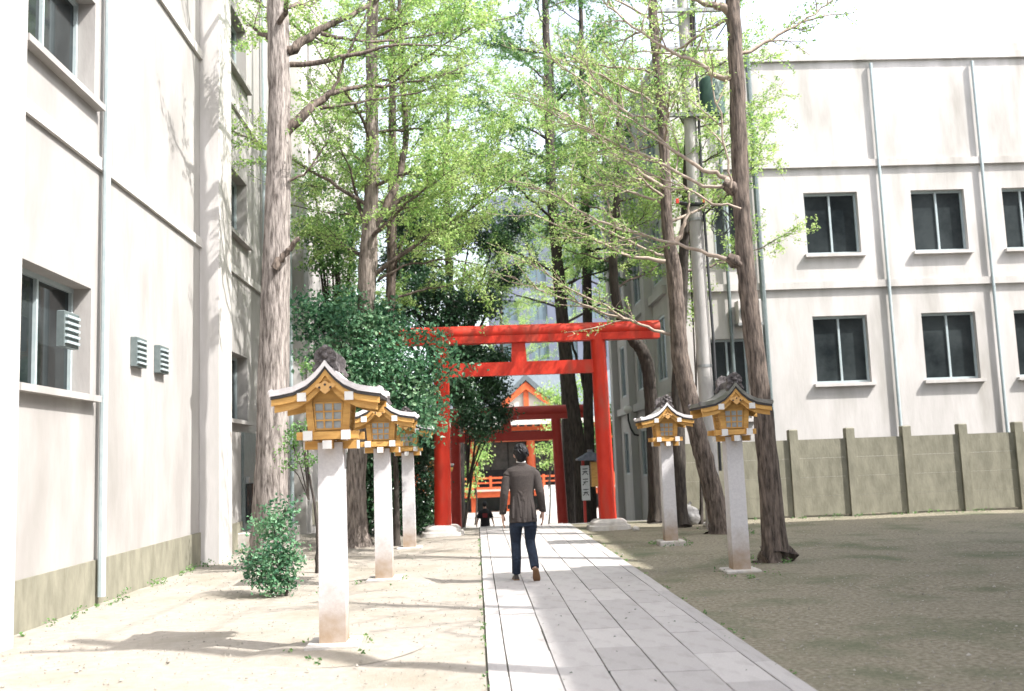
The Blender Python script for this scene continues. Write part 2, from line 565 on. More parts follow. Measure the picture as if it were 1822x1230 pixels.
struct(grid_sheet('ground', -500, 500, -500, 900, -1.5, 50, 'lower_ground'), 'pale open court around the shrine hall, below the path')
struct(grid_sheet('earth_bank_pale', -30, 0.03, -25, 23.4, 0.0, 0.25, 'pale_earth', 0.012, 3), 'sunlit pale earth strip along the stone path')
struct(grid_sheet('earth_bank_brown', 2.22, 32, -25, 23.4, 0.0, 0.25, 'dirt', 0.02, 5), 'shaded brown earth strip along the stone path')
# path: bedding and single slabs
path = struct(grid_sheet('stone_path', 0.03, 2.22, -25, 23.4, 0.003, 1.0, 'joint_earth'), 'paved stone path leading to the torii gates')
COLS = [0.04, 0.195, 0.565, 0.935, 1.305, 1.68, 2.05, 2.21]
slab_me = MB().box(0, 1, 0, 1, 0, 0.02, 0.004).mesh('slab', 'slab_stone')
for c in range(7):
    y = 2.2 + random.uniform(0, 0.9)
    while y < 23.36:
        L = random.choice((0.86, 0.92, 0.92, 1.0)) if 0 < c < 6 else random.choice((1.2, 1.35))
        y1 = min(y + L, 23.39)
        if y1 - y > 0.1:
            o = link('slab', slab_me, path)
            g = 0.005
            o.location = (COLS[c] + g + random.uniform(-0.0025, 0.0025), y + g * 0.6, 0.005 + random.uniform(-0.003, 0.003))
            o.rotation_euler = (random.uniform(-0.003, 0.003), random.uniform(-0.004, 0.004), random.uniform(-0.002, 0.002))
            o.scale = (COLS[c + 1] - COLS[c] - 2 * g, y1 - y - g * 1.2, 1.0)
        y = y1
# terrace edge and steps down to the shrine court
w = MB()
w.box(-30, -0.4, 23.41, 23.9, -1.6, -0.01)
w.box(2.7, 5.0, 23.41, 23.9, -1.6, -0.01)
struct(w.build('retaining_wall', 'retaining'), 'low retaining wall where the ground drops')
steps = struct(MB().box(-0.4, 2.7, 23.41, 23.5, -1.6, -0.02).build('stone_steps', 'step_stone'), 'stone steps going down behind the front torii')
for i in range(8):
    z = -0.01 - i * 0.18
    MB().box(-0.39, 2.69, 23.51 + i * 0.34, 23.51 + (i + 1) * 0.34 + 0.02, -1.6, z - 0.01, 0.01).build('step', 'step_stone', steps)


# ------------------------------------------------------------------ buildings
def facade(root, O, u, n, W, z0, z1, wins, m, recess=0.18, frame='frame_metal', glass='glass_dark', depth=8.0, mull=1, name='wall', sill=None):
    """outer wall with real window openings; u along the wall, n outward"""
    O, u, n = Vector(O), Vector(u), Vector(n)
    us = sorted({0.0, W} | {w_[0] for w_ in wins} | {w_[1] for w_ in wins})
    zs = sorted({z0, z1} | {w_[2] for w_ in wins} | {w_[3] for w_ in wins})
    mb = MB()

    def P(a, z, d=0.0):
        q = O + u * a + n * d
        return (q.x, q.y, z)
    for i in range(len(us) - 1):
        for j in range(len(zs) - 1):
            cu, cz = (us[i] + us[i + 1]) / 2, (zs[j] + zs[j + 1]) / 2
            if any(w_[0] < cu < w_[1] and w_[2] < cz < w_[3] for w_ in wins):
                continue
            mb.add([P(us[i], zs[j]), P(us[i + 1], zs[j]), P(us[i + 1], zs[j + 1]), P(us[i], zs[j + 1])], [(0, 1, 2, 3)])
    for a, b, c, d in [w_[:4] for w_ in wins]:
        for p, q in (((a, c), (b, c)), ((b, c), (b, d)), ((b, d), (a, d)), ((a, d), (a, c))):
            mb.add([P(*p), P(*q), P(q[0], q[1], -recess - 0.05), P(p[0], p[1], -recess - 0.05)], [(0, 1, 2, 3)])
    # shell behind
    mb.add([P(0, z0), P(0, z1), P(0, z1, -depth), P(0, z0, -depth)], [(0, 1, 2, 3)])
    mb.add([P(W, z0), P(W, z1), P(W, z1, -depth), P(W, z0, -depth)], [(0, 1, 2, 3)])
    mb.add([P(0, z1), P(W, z1), P(W, z1, -depth), P(0, z1, -depth)], [(0, 1, 2, 3)])
    mb.add([P(0, z0, -depth), P(W, z0, -depth), P(W, z1, -depth), P(0, z1, -depth)], [(0, 1, 2, 3)])
    wall = mb.build(name, m, root)
    for a, b, c, d in [w_[:4] for w_ in wins]:
        fb = MB()
        t = 0.06
        dd = -recess
        for p, q in (((a, c + t / 2), (b, c + t / 2)), ((a, d - t / 2), (b, d - t / 2))):
            fb.bar(P(p[0], p[1], dd), P(q[0], q[1], dd), 0.06, t)
        for e in [a + t / 2, b - t / 2] + [a + (b - a) * k / (mull + 1) for k in range(1, mull + 1)]:
            fb.bar(P(e, c + t, dd), P(e, d - t, dd), 0.05, t, up=n)
        wo_ = fb.build('window', frame, root)
        for k in range(mull + 1):
            e0 = a + (b - a) * k / (mull + 1) + 0.03
            e1 = a + (b - a) * (k + 1) / (mull + 1) - 0.03
            pb = MB()
            pb.add([P(e0, c + t, dd - 0.01), P(e1, c + t, dd - 0.01), P(e1, d - t, dd - 0.01), P(e0, d - t, dd - 0.01),
                    P(e0, c + t, dd - 0.025), P(e1, c + t, dd - 0.025), P(e1, d - t, dd - 0.025), P(e0, d - t, dd - 0.025)],
                   [(0, 1, 2, 3), (4, 7, 6, 5), (0, 4, 5, 1), (1, 5, 6, 2), (2, 6, 7, 3), (3, 7, 4, 0)])
            pb.build('pane', glass, wo_)
        if sill:
            MB().bar(P(a - 0.08, c - 0.05, 0.05), P(b + 0.08, c - 0.05, 0.05), 0.14, 0.08).build('window_sill', sill, wo_)
    return wall


# left: long pale building, sunlit
bl = thing('office_building', 'long sunlit off-white building with narrow dark windows behind the left trees', 'building', (-4.8, 0, 0))
wins = []
for za in (2.6, 6.4, 9.9, 13.4):
    for y0 in (10.2, 18.6, 27.0):
        wins.append((y0 + 6.0, y0 + 8.0, za, za + 1.35))
facade(bl, (0, -6, 0), (0, 1, 0), (1, 0, 0), 46, -1.5, 17.2, wins, 'wall_white', recess=0.25, sill='wall_white', depth=10, frame='frame_light')
for y in (8.7, 17.0, 25.6, 33.8):
    MB().box(0.004, 0.34, y, y + 0.9, -0.2, 17.0).build('pilaster', 'wall_pale', bl)
for y in (26.65, 24.9):
    MB().tube([(0.11, y, 0.1), (0.11, y, 9), (0.11, y, 16.9)], 0.05, 8).build('drainpipe', 'frame_light', bl)
for z in (5.55, 9.05, 12.55):
    MB().box(0.003, 0.05, -5.9, 39.9, z, z + 0.16).build('floor_band', 'wall_pale', bl)
MB().box(0.003, 0.03, -5.9, 39.9, -0.1, 0.55).build('plinth_course', 'fence_olive', bl)
for y in (12.4, 21.9):
    MB().tube([(0.1, y, 0.1), (0.1, y, 9), (0.1, y, 16.9)], 0.05, 8).build('drainpipe', 'frame_light', bl)
for y, z in ((13.6, 3.1), (14.6, 3.1), (11.2, 3.1), (22.6, 4.4)):
    vt = MB().box(0.003, 0.09, y, y + 0.42, z, z + 0.42, 0.01).build('vent', 'frame_metal', bl)
    for k in range(5):
        MB().box(0.091, 0.12, y + 0.03, y + 0.39, z + 0.04 + k * 0.075, z + 0.07 + k * 0.075).build('slat', 'frame_light', vt)
MB().box(0.004, 0.9, 19.6, 21.6, 0.02, 0.34, 0.02).build('door_step', 'plinth_stone', bl)
dr = MB().box(0.006, 0.06, 20.0, 21.1, 0.35, 2.35).build('door', 'frame_metal', bl)
MB().box(0.061, 0.09, 20.15, 20.95, 0.5, 1.3).build('door_panel', 'glass_dark', dr)
MB().box(0.061, 0.12, 20.18, 20.24, 1.32, 1.44).build('handle', 'steel', dr)

# right: grey concrete building beyond the torii, its end wall catches the sun
br = thing('concrete_building', 'grey concrete building with tall windows and pilasters right of the torii', 'building', (5.0, 24.0, 0))
wins = []
for (za, zb) in ((0.95, 2.35), (3.5, 5.2), (6.1, 7.8), (8.8, 10.4)):
    for (a, b) in ((0.45, 1.75), (3.55, 4.95), (6.4, 8.2)):
        wins.append((a, b, za, zb))
facade(br, (0, 0, 0), (0, 1, 0), (-1, 0, 0), 9.5, -1.55, 12.0, wins, 'wall_grey', recess=0.05, depth=11.0, frame='frame_light', glass='glass_blue', name='side_wall')
for a in (2.0, 5.4, 8.75):
    MB().box(-0.22, -0.004, a, a + 0.55, -1.5, 11.9).build('pilaster', 'wall_grey', br)
for za in (2.9, 5.65, 8.3):
    MB().box(-0.12, -0.003, 0.02, 9.48, za, za + 0.22).build('floor_band', 'wall_grey', br)
wins = [(1.25, 2.05, 6.5, 8.3), (3.6, 5.0, 6.5, 8.1), (6.4, 7.8, 6.5, 8.1), (3.6, 5.0, 3.2, 4.9), (6.4, 7.8, 3.2, 4.9), (8.8, 9.9, 3.2, 4.9), (0.9, 1.9, 2.4, 4.4), (8.8, 9.9, 6.5, 8.1)]
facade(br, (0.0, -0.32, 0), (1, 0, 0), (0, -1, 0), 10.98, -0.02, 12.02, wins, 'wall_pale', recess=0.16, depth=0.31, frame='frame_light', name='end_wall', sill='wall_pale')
for z in (5.6, 8.75, 11.6):
    MB().box(0.02, 10.96, -0.40, -0.323, z, z + 0.18).build('floor_band', 'wall_pale', br)
for x in (5.6, 8.3):
    MB().tube([(x, -0.4, 0.1), (x, -0.4, 6), (x, -0.4, 11.5)], 0.04, 8).build('drainpipe', 'frame_light', br)
MB().tube([(1.49, -0.42, 0.1), (1.49, -0.42, 6), (1.49, -0.42, 11.8)], 0.045, 8).build('drainpipe', 'frame_metal', br)
MB().tube([(2.35, -0.44, 0.1), (2.35, -0.44, 6), (2.35, -0.44, 11.8)], 0.07, 8).build('drainpipe', 'frame_metal', br)
ac = MB().box(1.62, 2.2, -0.72, -0.36, 4.75, 5.32, 0.02).build('air_conditioner', 'wall_pale', br)
MB().lathe([(0.02, 0), (0.2, 0.0), (0.2, 0.02), (0.02, 0.02)], 16).build('fan_grille', 'frame_metal', ac, loc=(1.85, -0.73, 5.03)).rotation_euler = (PI / 2, 0, 0)
MB().box(1.6, 2.22, -0.72, -0.33, 4.68, 4.745).build('bracket', 'steel', ac)
# small globe lamp on a curved arm fixed to that building
lg = thing('wall_lamp', 'small white globe lamp on a curved dark arm on the grey building', 'lamp', (4.78, 28.0, 2.9))
MB().tube([(0.0, 0.0, -0.75), (-0.12, 0, -0.72), (-0.22, 0, -0.55), (-0.28, 0, -0.3), (-0.28, 0, -0.1)], 0.03, 8).build('arm', 'cable_black', lg, 60)
MB().lathe([(0.03, -0.1), (0.08, -0.08), (0.12, -0.02), (0.125, 0.04), (0.1, 0.1), (0.05, 0.13), (0.01, 0.135)], 14).build('globe', 'lamp_globe', lg, 60, (-0.28, 0, 0))

# tall blue-grey block behind the shrine
bt = thing('tower_block', 'tall blue-grey block rising far behind the shrine and trees', 'building', (1.7, 82, 0))
wins = []
for k in range(6):
    for q in range(5):
        wins.append((0.9 + q * 2.5, 2.4 + q * 2.5, 3.2 + k * 3.4, 5.0 + k * 3.4))
facade(bt, (0, 0, 0), (1, 0, 0), (0, -1, 0), 13.5, -1.5, 24.5, wins, 'wall_blue', recess=0.2, depth=12, glass='glass_blue')
# building out of the frame to the right whose shade covers the brown earth
bs = thing('office_block', 'tall building beside the path that throws the shade on the brown earth', 'building', (12.0, 0, 0))
H0 = SUN.z / SUN.x


def roof_h(xg):
    return (12.0 - xg) * H0


def roof_y(yg, xg):
    return yg + (12.0 - xg) / SUN.x * SUN.y


ya, yb, yc, yd = -24.0, roof_y(11.9, 0.55), roof_y(13.55, 0.6), roof_y(21.4, 2.45)
MB().box(0, 12, ya, yb, -0.1, roof_h(0.55)).build('wing', 'wall_grey', bs)
MB().box(0, 12, yb + 0.01, yc, -0.1, roof_h(0.1)).build('stair_tower', 'wall_grey', bs)
MB().box(0, 12, yc + 0.01, yd, -0.1, roof_h(2.45)).build('wing', 'wall_grey', bs)

# ------------------------------------------------------------------ shrine hall in the court
sh = thing('shrine_hall', 'vermilion railed shrine hall with dark walls seen through both torii', 'shrine', (0, 58, -1.5))
G = 0.0
MB().box(-9, 13, 1.2, 12, 0.0, 0.95).build('stone_base', 'hall_base', sh)
MB().box(-9, 13, -0.6, 1.19, 0.88, 1.22).build('floor_beam', 'shrine_red', sh)
fl = MB().box(-9.1, 13.1, -0.75, 1.19, 1.225, 1.34).build('veranda_floor', 'hall_floor', sh)
for x in np.arange(-8.6, 13, 2.1):
    MB().box(x - 0.14, x + 0.14, -0.3, 0.0, 0.0, 0.875).build('stilt', 'shrine_red', sh)
rl = MB()
rl.box(-9, 13, -0.60, -0.50, 1.95, 2.06)
rl.box(-9, 13, -0.59, -0.51, 1.68, 1.76)
rl.box(-9, 13, -0.60, -0.50, 1.36, 1.47)
rail = rl.build('railing', 'shrine_red', sh)
for x in np.arange(-8.6, 13, 1.05):
    MB().box(x - 0.07, x + 0.07, -0.62, -0.48, 1.345, 2.12).build('baluster', 'shrine_red', rail)
for x in (-7.3, -3.7, -0.12, 3.35, 6.8, 10.4):
    MB().lathe([(0.26, 1.35), (0.26, 4.4)], 14, x, 0.35).build('column', 'shrine_red', sh, 40)
MB().box(-9, 13, 1.2, 1.4, 1.35, 2.45).build('lower_wall', 'hall_dark', sh)
for x in np.arange(-9, 12.9, 1.1):
    MB().box(x + 0.03, x + 1.07, 1.22, 1.36, 2.46, 4.2).build('wall_panel', 'hall_panel', sh)
MB().box(-9, 13, 1.3, 1.5, 2.4, 4.3).build('inner_wall', 'hall_dark', sh)
MB().box(-9.2, 13.2, 0.1, 0.6, 4.13, 4.36).build('tie_beam', 'shrine_red', sh)
MB().box(-9.2, 13.2, 0.2, 0.55, 4.37, 4.75).build('frieze', 'hall_dark', sh)
for x in np.arange(-8.6, 13, 0.7):
    MB().lathe([(0.01, 0), (0.09, 0.0), (0.09, 0.03), (0.01, 0.03)], 10).build('stud', 'gold', sh, loc=(x, 0.09, 4.245)).rotation_euler = (PI / 2, 0, 0)
MB().box(-9.2, 13.2, 0.0, 0.5, 4.76, 5.0).build('upper_beam', 'shrine_red', sh)
eave = MB()
eave.extrude_xz([(-1.6, 5.05), (-1.6, 5.42), (4.0, 8.6), (8.4, 5.3), (8.4, 5.0), (4.0, 8.2)], -10, 14)
ev = eave.mesh('roof', 'hall_roof')
for v in ev.vertices:
    v.co = (v.co.y, v.co.x, v.co.z)
roof = link('roof', ev, sh)
MB().box(-10, 14, -1.72, -1.605, 5.06, 5.4).build('eave_board', 'plaster', roof)
for x in np.arange(-9.6, 13.8, 0.45):
    MB().bar((x, -1.55, 5.0), (x, 0.6, 5.9), 0.12, 0.12).build('rafter', 'shrine_red', roof)
# front gable
gp = [(0, 8.05), (0.8, 7.3), (1.7, 6.75), (2.9, 6.3), (2.9, 6.05), (1.6, 6.45), (0.7, 7.0), (0, 7.7)]
full = gp[:4] + gp[4:] + [(-x, z) for x, z in gp[4:][::-1][1:]] + [(-x, z) for x, z in gp[:4][::-1][:-1]]
MB().extrude_xz([(x + 3.1, z) for x, z in full], -1.5, 3.0).build('gable_roof', 'hall_roof', roof)
gb = [(0, 7.6), (1.5, 6.35), (1.35, 6.1), (0, 7.15), (-1.35, 6.1), (-1.5, 6.35)]
MB().extrude_xz([(x + 3.1, z) for x, z in gb], -1.42, -1.25).build('bargeboard', 'shrine_red', roof)
MB().extrude_xz([(3.1, 7.5), (5.2, 6.0), (1.0, 6.0)], -1.15, -1.0).build('gable_infill', 'plaster', roof)
MB().box(2.95, 3.25, -1.3, -1.16, 6.0, 7.3).build('gable_strut', 'shrine_red', roof)

# white panel standing in front of the hall
pn = thing('notice_panel', 'white standing panel in front of the shrine railing', 'panel', (4.05, 52, -1.5))
MB().box(-0.42, 0.42, -0.03, 0.03, 0.12, 1.62).build('board', 'banner_white', pn)
for i, (x, z, a, b) in enumerate(((0.08, 1.25, 0.16, 0.06), (-0.18, 1.05, 0.08, 0.05), (0.15, 0.98, 0.1, 0.04), (-0.05, 0.8, 0.2, 0.025))):
    MB().box(x - a / 2, x + a / 2, -0.035, -0.031, z - b / 2, z + b / 2).build('print', 'banner_print', pn)
for x in (-0.36, 0.36):
    MB().box(x - 0.03, x + 0.03, 0.035, 0.09, 0.0, 1.5).build('leg', 'steel', pn)


# ------------------------------------------------------------------ torii gates
def torii(label, loc, xl, xr, xtl, xtr, kx0, kx1, zs, m, rad, plinth=True, group='torii gates over the path'):
    t = thing('torii_gate', label, 'torii gate', loc, 0, group)
    zt, zn0, zn1, zk = zs                     # pillar top, nuki, kasagi top
    for a, b in ((xl, xtl), (xr, xtr)):
        n = 14
        pts = [(a + (b - a) * i / n, 0, 0.2 + (zt - 0.1) * i / n) for i in range(n + 1)]
        MB().tube(pts, np.linspace(rad * 1.04, rad * 0.93, n + 1), 28).build('pillar', m, t, 40)
        if plinth:
            pb = MB()
            ring = lambda s, z, q: [(a + s * math.copysign(abs(math.cos(k)) ** q, math.cos(k)), s * math.copysign(abs(math.sin(k)) ** q, math.sin(k)), z)
                                    for k in [2 * PI * i / 32 for i in range(32)]]
            pb.loft([ring(0.48, -0.02, 0.45), ring(0.46, 0.075, 0.45), ring(0.40, 0.085, 0.5), ring(0.39, 0.15, 0.55), ring(0.33, 0.205, 0.7), ring(0.27, 0.215, 0.8)])
            pb.build('plinth', 'plinth_stone', t, 35)
    MB().box(xtl - 0.02, xtr + 0.02, -0.085, 0.085, zn0, zn1).build('tie_beam', m, t)
    cx = (xl + xr) / 2 - 0.02
    MB().frustum(cx, 0, zn1 + 0.002, zt - 0.05, 0.175, 0.07, 0.15, 0.07).build('centre_strut', m, t)
    MB().box(kx0 + 0.02, kx1 - 0.02, -0.15, 0.15, zt - 0.06, zt + 0.10).build('lower_lintel', m, t)
    MB().box(kx0 + 0.05, kx1 - 0.05, -0.135, 0.135, zt + 0.101, zt + 0.125).build('gap_shade', 'roof_edge', t)  # near-black strip, stands in for the shade in the gap between the lintels
    r = (zk - zt - 0.09) / 2 + 0.03
    zc = zk - r
    n = 16
    pts = [(kx0 + (kx1 - kx0) * i / n, 0, zc + 0.0) for i in range(n + 1)]
    MB().tube(pts, r, 28).build('top_lintel', m, t, 40)
    return t


torii('bright vermilion torii gate with stone plinths spanning the path', (0, 21.6, 0), -0.77, 2.91, -0.69, 2.86, -2.1, 4.28, (4.28, 3.48, 3.78, 4.63), 'vermilion', 0.18)
torii('darker red torii gate standing behind and below the front one', (0, 31, -1.5), -0.68, 2.74, -0.62, 2.62, -1.95, 3.75, (4.40, 3.68, 3.96, 4.78), 'vermilion_old', 0.165)


# ------------------------------------------------------------------ wooden lanterns on stone posts
def roof_curve():
    xs = np.array([0, 0.045, 0.092, 0.185, 0.32, 0.46, 0.545])
    zs = np.array([0, -0.052, -0.098, -0.168, -0.224, -0.246, -0.256])
    return xs * 0.88, zs


def make_lantern(label, roofmat='lantern_roof', mound=True):
    t = thing('shrine_lantern', label, 'lantern', (0, 0, 0), 0, 'wooden lanterns on stone posts along the path')
    # stone post, stained towards the foot by splashing
    MB().frustum(0, 0, 0.06, 1.80, 0.116, 0.116, 0.108, 0.108).build('post', 'post_stained', t)
    ft = MB()
    ft.box(-0.23, 0.23, -0.22, 0.22, -0.02, 0.065, 0.015)
    ft.build('foot_slab', 'plinth_stone', t)
    md = MB()
    rings = []
    for s, z in ((0.62, -0.03), (0.5, 0.0), (0.36, 0.022), (0.25, 0.03)):
        rings.append([(s * (1.25 * math.cos(k) + 0.08 * math.sin(3 * k)), s * (math.sin(k) + 0.06 * math.cos(2 * k)), z) for k in [2 * PI * i / 24 for i in range(24)]])
    if mound:
        md.loft(rings).build('mound', 'pale_earth', t, 60)
    # bearing beams under the box
    for sx in (-1, 1):
        b = MB().box(sx * 0.165 - 0.037, sx * 0.165 + 0.037, -0.29, 0.29, 1.822, 1.898).build('cross_beam', 'lantern_wood', t)
        for sy in (-1, 1):
            MB().box(sx * 0.165 - 0.040, sx * 0.165 + 0.040, sy * 0.292 - 0.006, sy * 0.292 + 0.006, 1.819, 1.901).build('white_cap', 'white_paint', b)
    for sy in (-1, 1):
        b = MB().box(-0.27, 0.27, sy * 0.2 - 0.035, sy * 0.2 + 0.035, 1.826, 1.894).build('cross_beam', 'lantern_wood', t)
    b = MB().box(-0.037, 0.037, -0.27, 0.27, 1.744, 1.818).build('centre_beam', 'lantern_wood', t)
    for sy in (-1, 1):
        MB().box(-0.040, 0.040, sy * 0.272 - 0.006, sy * 0.272 + 0.006, 1.741, 1.815).build('white_cap', 'white_paint', b)
    b = MB().box(-0.235, 0.235, -0.06, 0.06, 1.742, 1.816).build('centre_beam', 'lantern_wood', t)
    for sx in (-1, 1):
        MB().box(sx * 0.237 - 0.006, sx * 0.237 + 0.006, -0.062, 0.062, 1.740, 1.814).build('white_cap', 'white_paint', b)
    # light box: corner posts lean outwards, lattice of three by three panes on each side
    bx = MB().frustum(0, 0, 1.90, 2.20, 0.150, 0.150, 0.172, 0.172).build('light_box', 'lantern_wood', t)
    for sx in (-1, 1):
        for sy in (-1, 1):
            MB().bar((sx * 0.150, sy * 0.150, 1.899), (sx * 0.174, sy * 0.174, 2.21), 0.062, 0.062, up=(0, 1, 0)).build('corner_post', 'lantern_wood', bx)
    for k in range(4):
        rz = Matrix.Rotation(k * PI / 2, 4, 'Z')
        z0, z1 = 1.918, 2.150

        def hw(z):
            return 0.150 + (z - 1.90) / 0.30 * 0.022

        def pt(fx, z, d):
            h = hw(z)
            return rz @ Vector((fx * 0.118 * (h / 0.16), -h - d, z))
        grid = MB()
        for i in range(4):
            fx = -1 + 2 * i / 3
            grid.bar(pt(fx, z0, 0.008), pt(fx, z1, 0.008), 0.014, 0.022, up=rz @ Vector((0, 1, 0)))
        for j in range(4):
            z = z0 + (z1 - z0) * j / 3
            grid.bar(pt(-1, z, 0.0085), pt(1, z, 0.0085), 0.018, 0.014)
        grid.build('lattice', 'lantern_wood', bx)
        for i in range(3):
            for j in range(3):
                f0, f1 = -1 + 2 * i / 3, -1 + 2 * (i + 1) / 3
                a0, a1 = z0 + (z1 - z0) * j / 3, z0 + (z1 - z0) * (j + 1) / 3
                MB().add([pt(f0, a0, 0.003), pt(f1, a0, 0.003), pt(f1, a1, 0.003), pt(f0, a1, 0.003)], [(0, 1, 2, 3)]).build('pane', 'lattice_pane', bx)
    # roof: concave gable facing along the path
    xs, zs = roof_curve()
    D = 0.36
    ZA = 2.462

    def strip(z_up, z_dn, y0, y1, sc=1.0, trim=0.0):
        top = [(x * sc, z + z_up) for x, z in zip(xs, zs)]
        bot = [(x * sc, z + z_dn) for x, z in zip(xs, zs)]
        rgt = top
        poly_t = [(-x, ZA + z) for x, z in rgt[::-1]][:-1] + [(x, ZA + z) for x, z in rgt]
        poly_b = [(-x, ZA + z) for x, z in bot[::-1]][:-1] + [(x, ZA + z) for x, z in bot]
        n = len(poly_t)
        mb = MB()
        vs = [(x, y0, z) for x, z in poly_t] + [(x, y0, z) for x, z in poly_b] + [(x, y1, z) for x, z in poly_t] + [(x, y1, z) for x, z in poly_b]
        fs = []
        for i in range(n - 1):
            fs.append((i, i + 1, n + i + 1, n + i))
            fs.append((2 * n + i, 3 * n + i, 3 * n + i + 1, 2 * n + i + 1))
            fs.append((i, 2 * n + i, 2 * n + i + 1, i + 1))
            fs.append((n + i, n + i + 1, 3 * n + i + 1, 3 * n + i))
        fs.append((0, n, 3 * n, 2 * n))
        fs.append((n - 1, 3 * n - 1, 4 * n - 1, 2 * n - 1))
        return mb.add(vs, fs)
    rf = strip(0.052, 0.0, -D, D).build('roof', roofmat, t, 30)
    strip(-0.002, -0.026, -D + 0.006, D - 0.006, 0.985).build('roof_edge', 'roof_edge', rf, 30)
    for sy in (-1, 1):
        y0, y1 = sorted((sy * (D - 0.02), sy * (D - 0.06)))
        strip(-0.028, -0.082, y0, y1, 0.975).build('bargeboard', 'lantern_wood', rf, 30)
        y0, y1 = sorted((sy * (D - 0.05), sy * (D - 0.09)))
        strip(-0.07, -0.138, y0, y1, 0.93).build('bargeboard', 'lantern_wood', rf, 30)
        # carved pendant under the gable
        gg = [(0, -0.005), (0.03, -0.028), (0.075, -0.03), (0.088, -0.052), (0.07, -0.07), (0.045, -0.066), (0.042, -0.09), (0.028, -0.1), (0.0, -0.122)]
        poly = [(x, ZA - 0.125 + z) for x, z in gg] + [(-x, ZA - 0.125 + z) for x, z in gg[1:-1][::-1]]
        y0, y1 = sorted((sy * (D - 0.022), sy * (D + 0.0)))
        pd = MB().extrude_xz(poly, y0, y1).build('carved_pendant', 'lantern_carving', rf)
        for hx, hz in ((0, -0.165), (-0.048, -0.19), (0.048, -0.19)):
            MB().lathe([(0.001, 0), (0.011, 0), (0.011, 0.004), (0.001, 0.004)], 8).build('pierced_hole', 'roof_edge', pd, loc=(hx, sy * (D + 0.001) + (0.002 if sy < 0 else 0.004), ZA + hz)).rotation_euler = (PI / 2, 0, 0)
    for sx in (-1, 1):
        b = MB().box(sx * 0.205 - 0.034, sx * 0.205 + 0.034, -D + 0.035, D - 0.035, 2.162, 2.228).build('purlin', 'lantern_wood', rf)
        for sy in (-1, 1):
            MB().box(sx * 0.205 - 0.038, sx * 0.205 + 0.038, sy * (D - 0.02) - 0.012, sy * (D - 0.02) + 0.012, 2.158, 2.232).build('white_cap', 'white_paint', b)
    MB().box(-0.17, 0.17, -0.172, 0.172, 2.19, 2.33).build('gable_panel', 'lantern_wood', rf)
    # ridge and its end tiles
    MB().extrude_xz([(-0.055, ZA - 0.01), (0.055, ZA - 0.01), (0.05, ZA + 0.07), (0.025, ZA + 0.095), (-0.025, ZA + 0.095), (-0.05, ZA + 0.07)], -D + 0.05, D - 0.05).build('ridge', 'finial_tile', rf)
    for sy in (-1, 1):
        prof = [(0.105, -0.075), (0.108, -0.03), (0.082, 0.015), (0.095, 0.05), (0.098, 0.085), (0.07, 0.125), (0.04, 0.15), (0.012, 0.16)]
        poly = [(x, ZA + z + 0.02) for x, z in prof] + [(-x, ZA + z + 0.02) for x, z in prof[::-1]]
        poly += [(-0.05, ZA + 0.012), (0, ZA + 0.05), (0.05, ZA + 0.012)]
        y0, y1 = sorted((sy * (D - 0.12), sy * (D - 0.03)))
        rt_ = MB().extrude_xz(poly, y0, y1)
        for (bx_, bz_, br_) in ((-0.07, 0.06, 0.03), (0.07, 0.06, 0.03), (-0.045, 0.125, 0.026), (0.045, 0.125, 0.026), (0, 0.165, 0.03), (0, 0.09, 0.035), (-0.098, -0.03, 0.022), (0.098, -0.03, 0.022), (-0.035, 0.04, 0.02), (0.035, 0.04, 0.02)):
            rt_.lathe([(0.004, ZA + bz_ - br_ * 0.8), (br_ * 0.8, ZA + bz_ - br_ * 0.5), (br_, ZA + bz_), (br_ * 0.75, ZA + bz_ + br_ * 0.55), (0.004, ZA + bz_ + br_ * 0.85)], 8, bx_, sy * (D - 0.035))
        rt_.build('ridge_end_tile', 'finial_tile', rf)
    # upturned tile blobs on the eave tips
    for sx in (-1, 1):
        for sy in (-1, 1):
            MB().lathe([(0.006, -0.02), (0.03, -0.012), (0.034, 0.01), (0.022, 0.028), (0.004, 0.034)], 10).build('eave_tip_tile', 'finial_tile' if roofmat != 'lantern_roof' else 'lantern_roof', rf, 60,
                                                                                                                   (sx * 0.47, sy * (D - 0.04), ZA - 0.225))
    return t


LANT = [((-1.29, 8.75, 0.02), 'large wooden shrine lantern on pale stone post, nearest at the left edge'),
        ((-1.28, 13.35, 0.02), 'wooden shrine lantern on stone post, second of the three on the sunny left side'),
        ((-1.27, 18.2, 0.0), 'wooden shrine lantern farthest along the sunny left side, half behind leaves'),
        ((3.44, 17.35, 0.0), 'whole wooden shrine lantern on the shaded right side near the leaning trunk'),
        ((3.45, 12.85, 0.0), 'dark-roofed wooden shrine lantern nearest on the shaded right side')]
lan0 = make_lantern(LANT[0][1])
lan0.location = LANT[0][0]
for i, (p, lab) in enumerate(LANT[1:4]):
    c = copy_tree(lan0) if i < 2 else make_lantern(lab, 'lantern_roof', False)
    c.location = p
    c['label'] = lab
lanr = make_lantern(LANT[4][1], 'lantern_roof_shaded', False)
lanr.location = LANT[4][0]
c = copy_tree(lanr)
c.location = (-1.05, 24.6, -0.72)
c['label'] = 'dark-roofed lantern in deep shade behind the left torii pillar'
MB().box(-0.3, 0.3, -0.3, 0.3, -0.8, -0.021).build('pedestal', 'retaining', c)

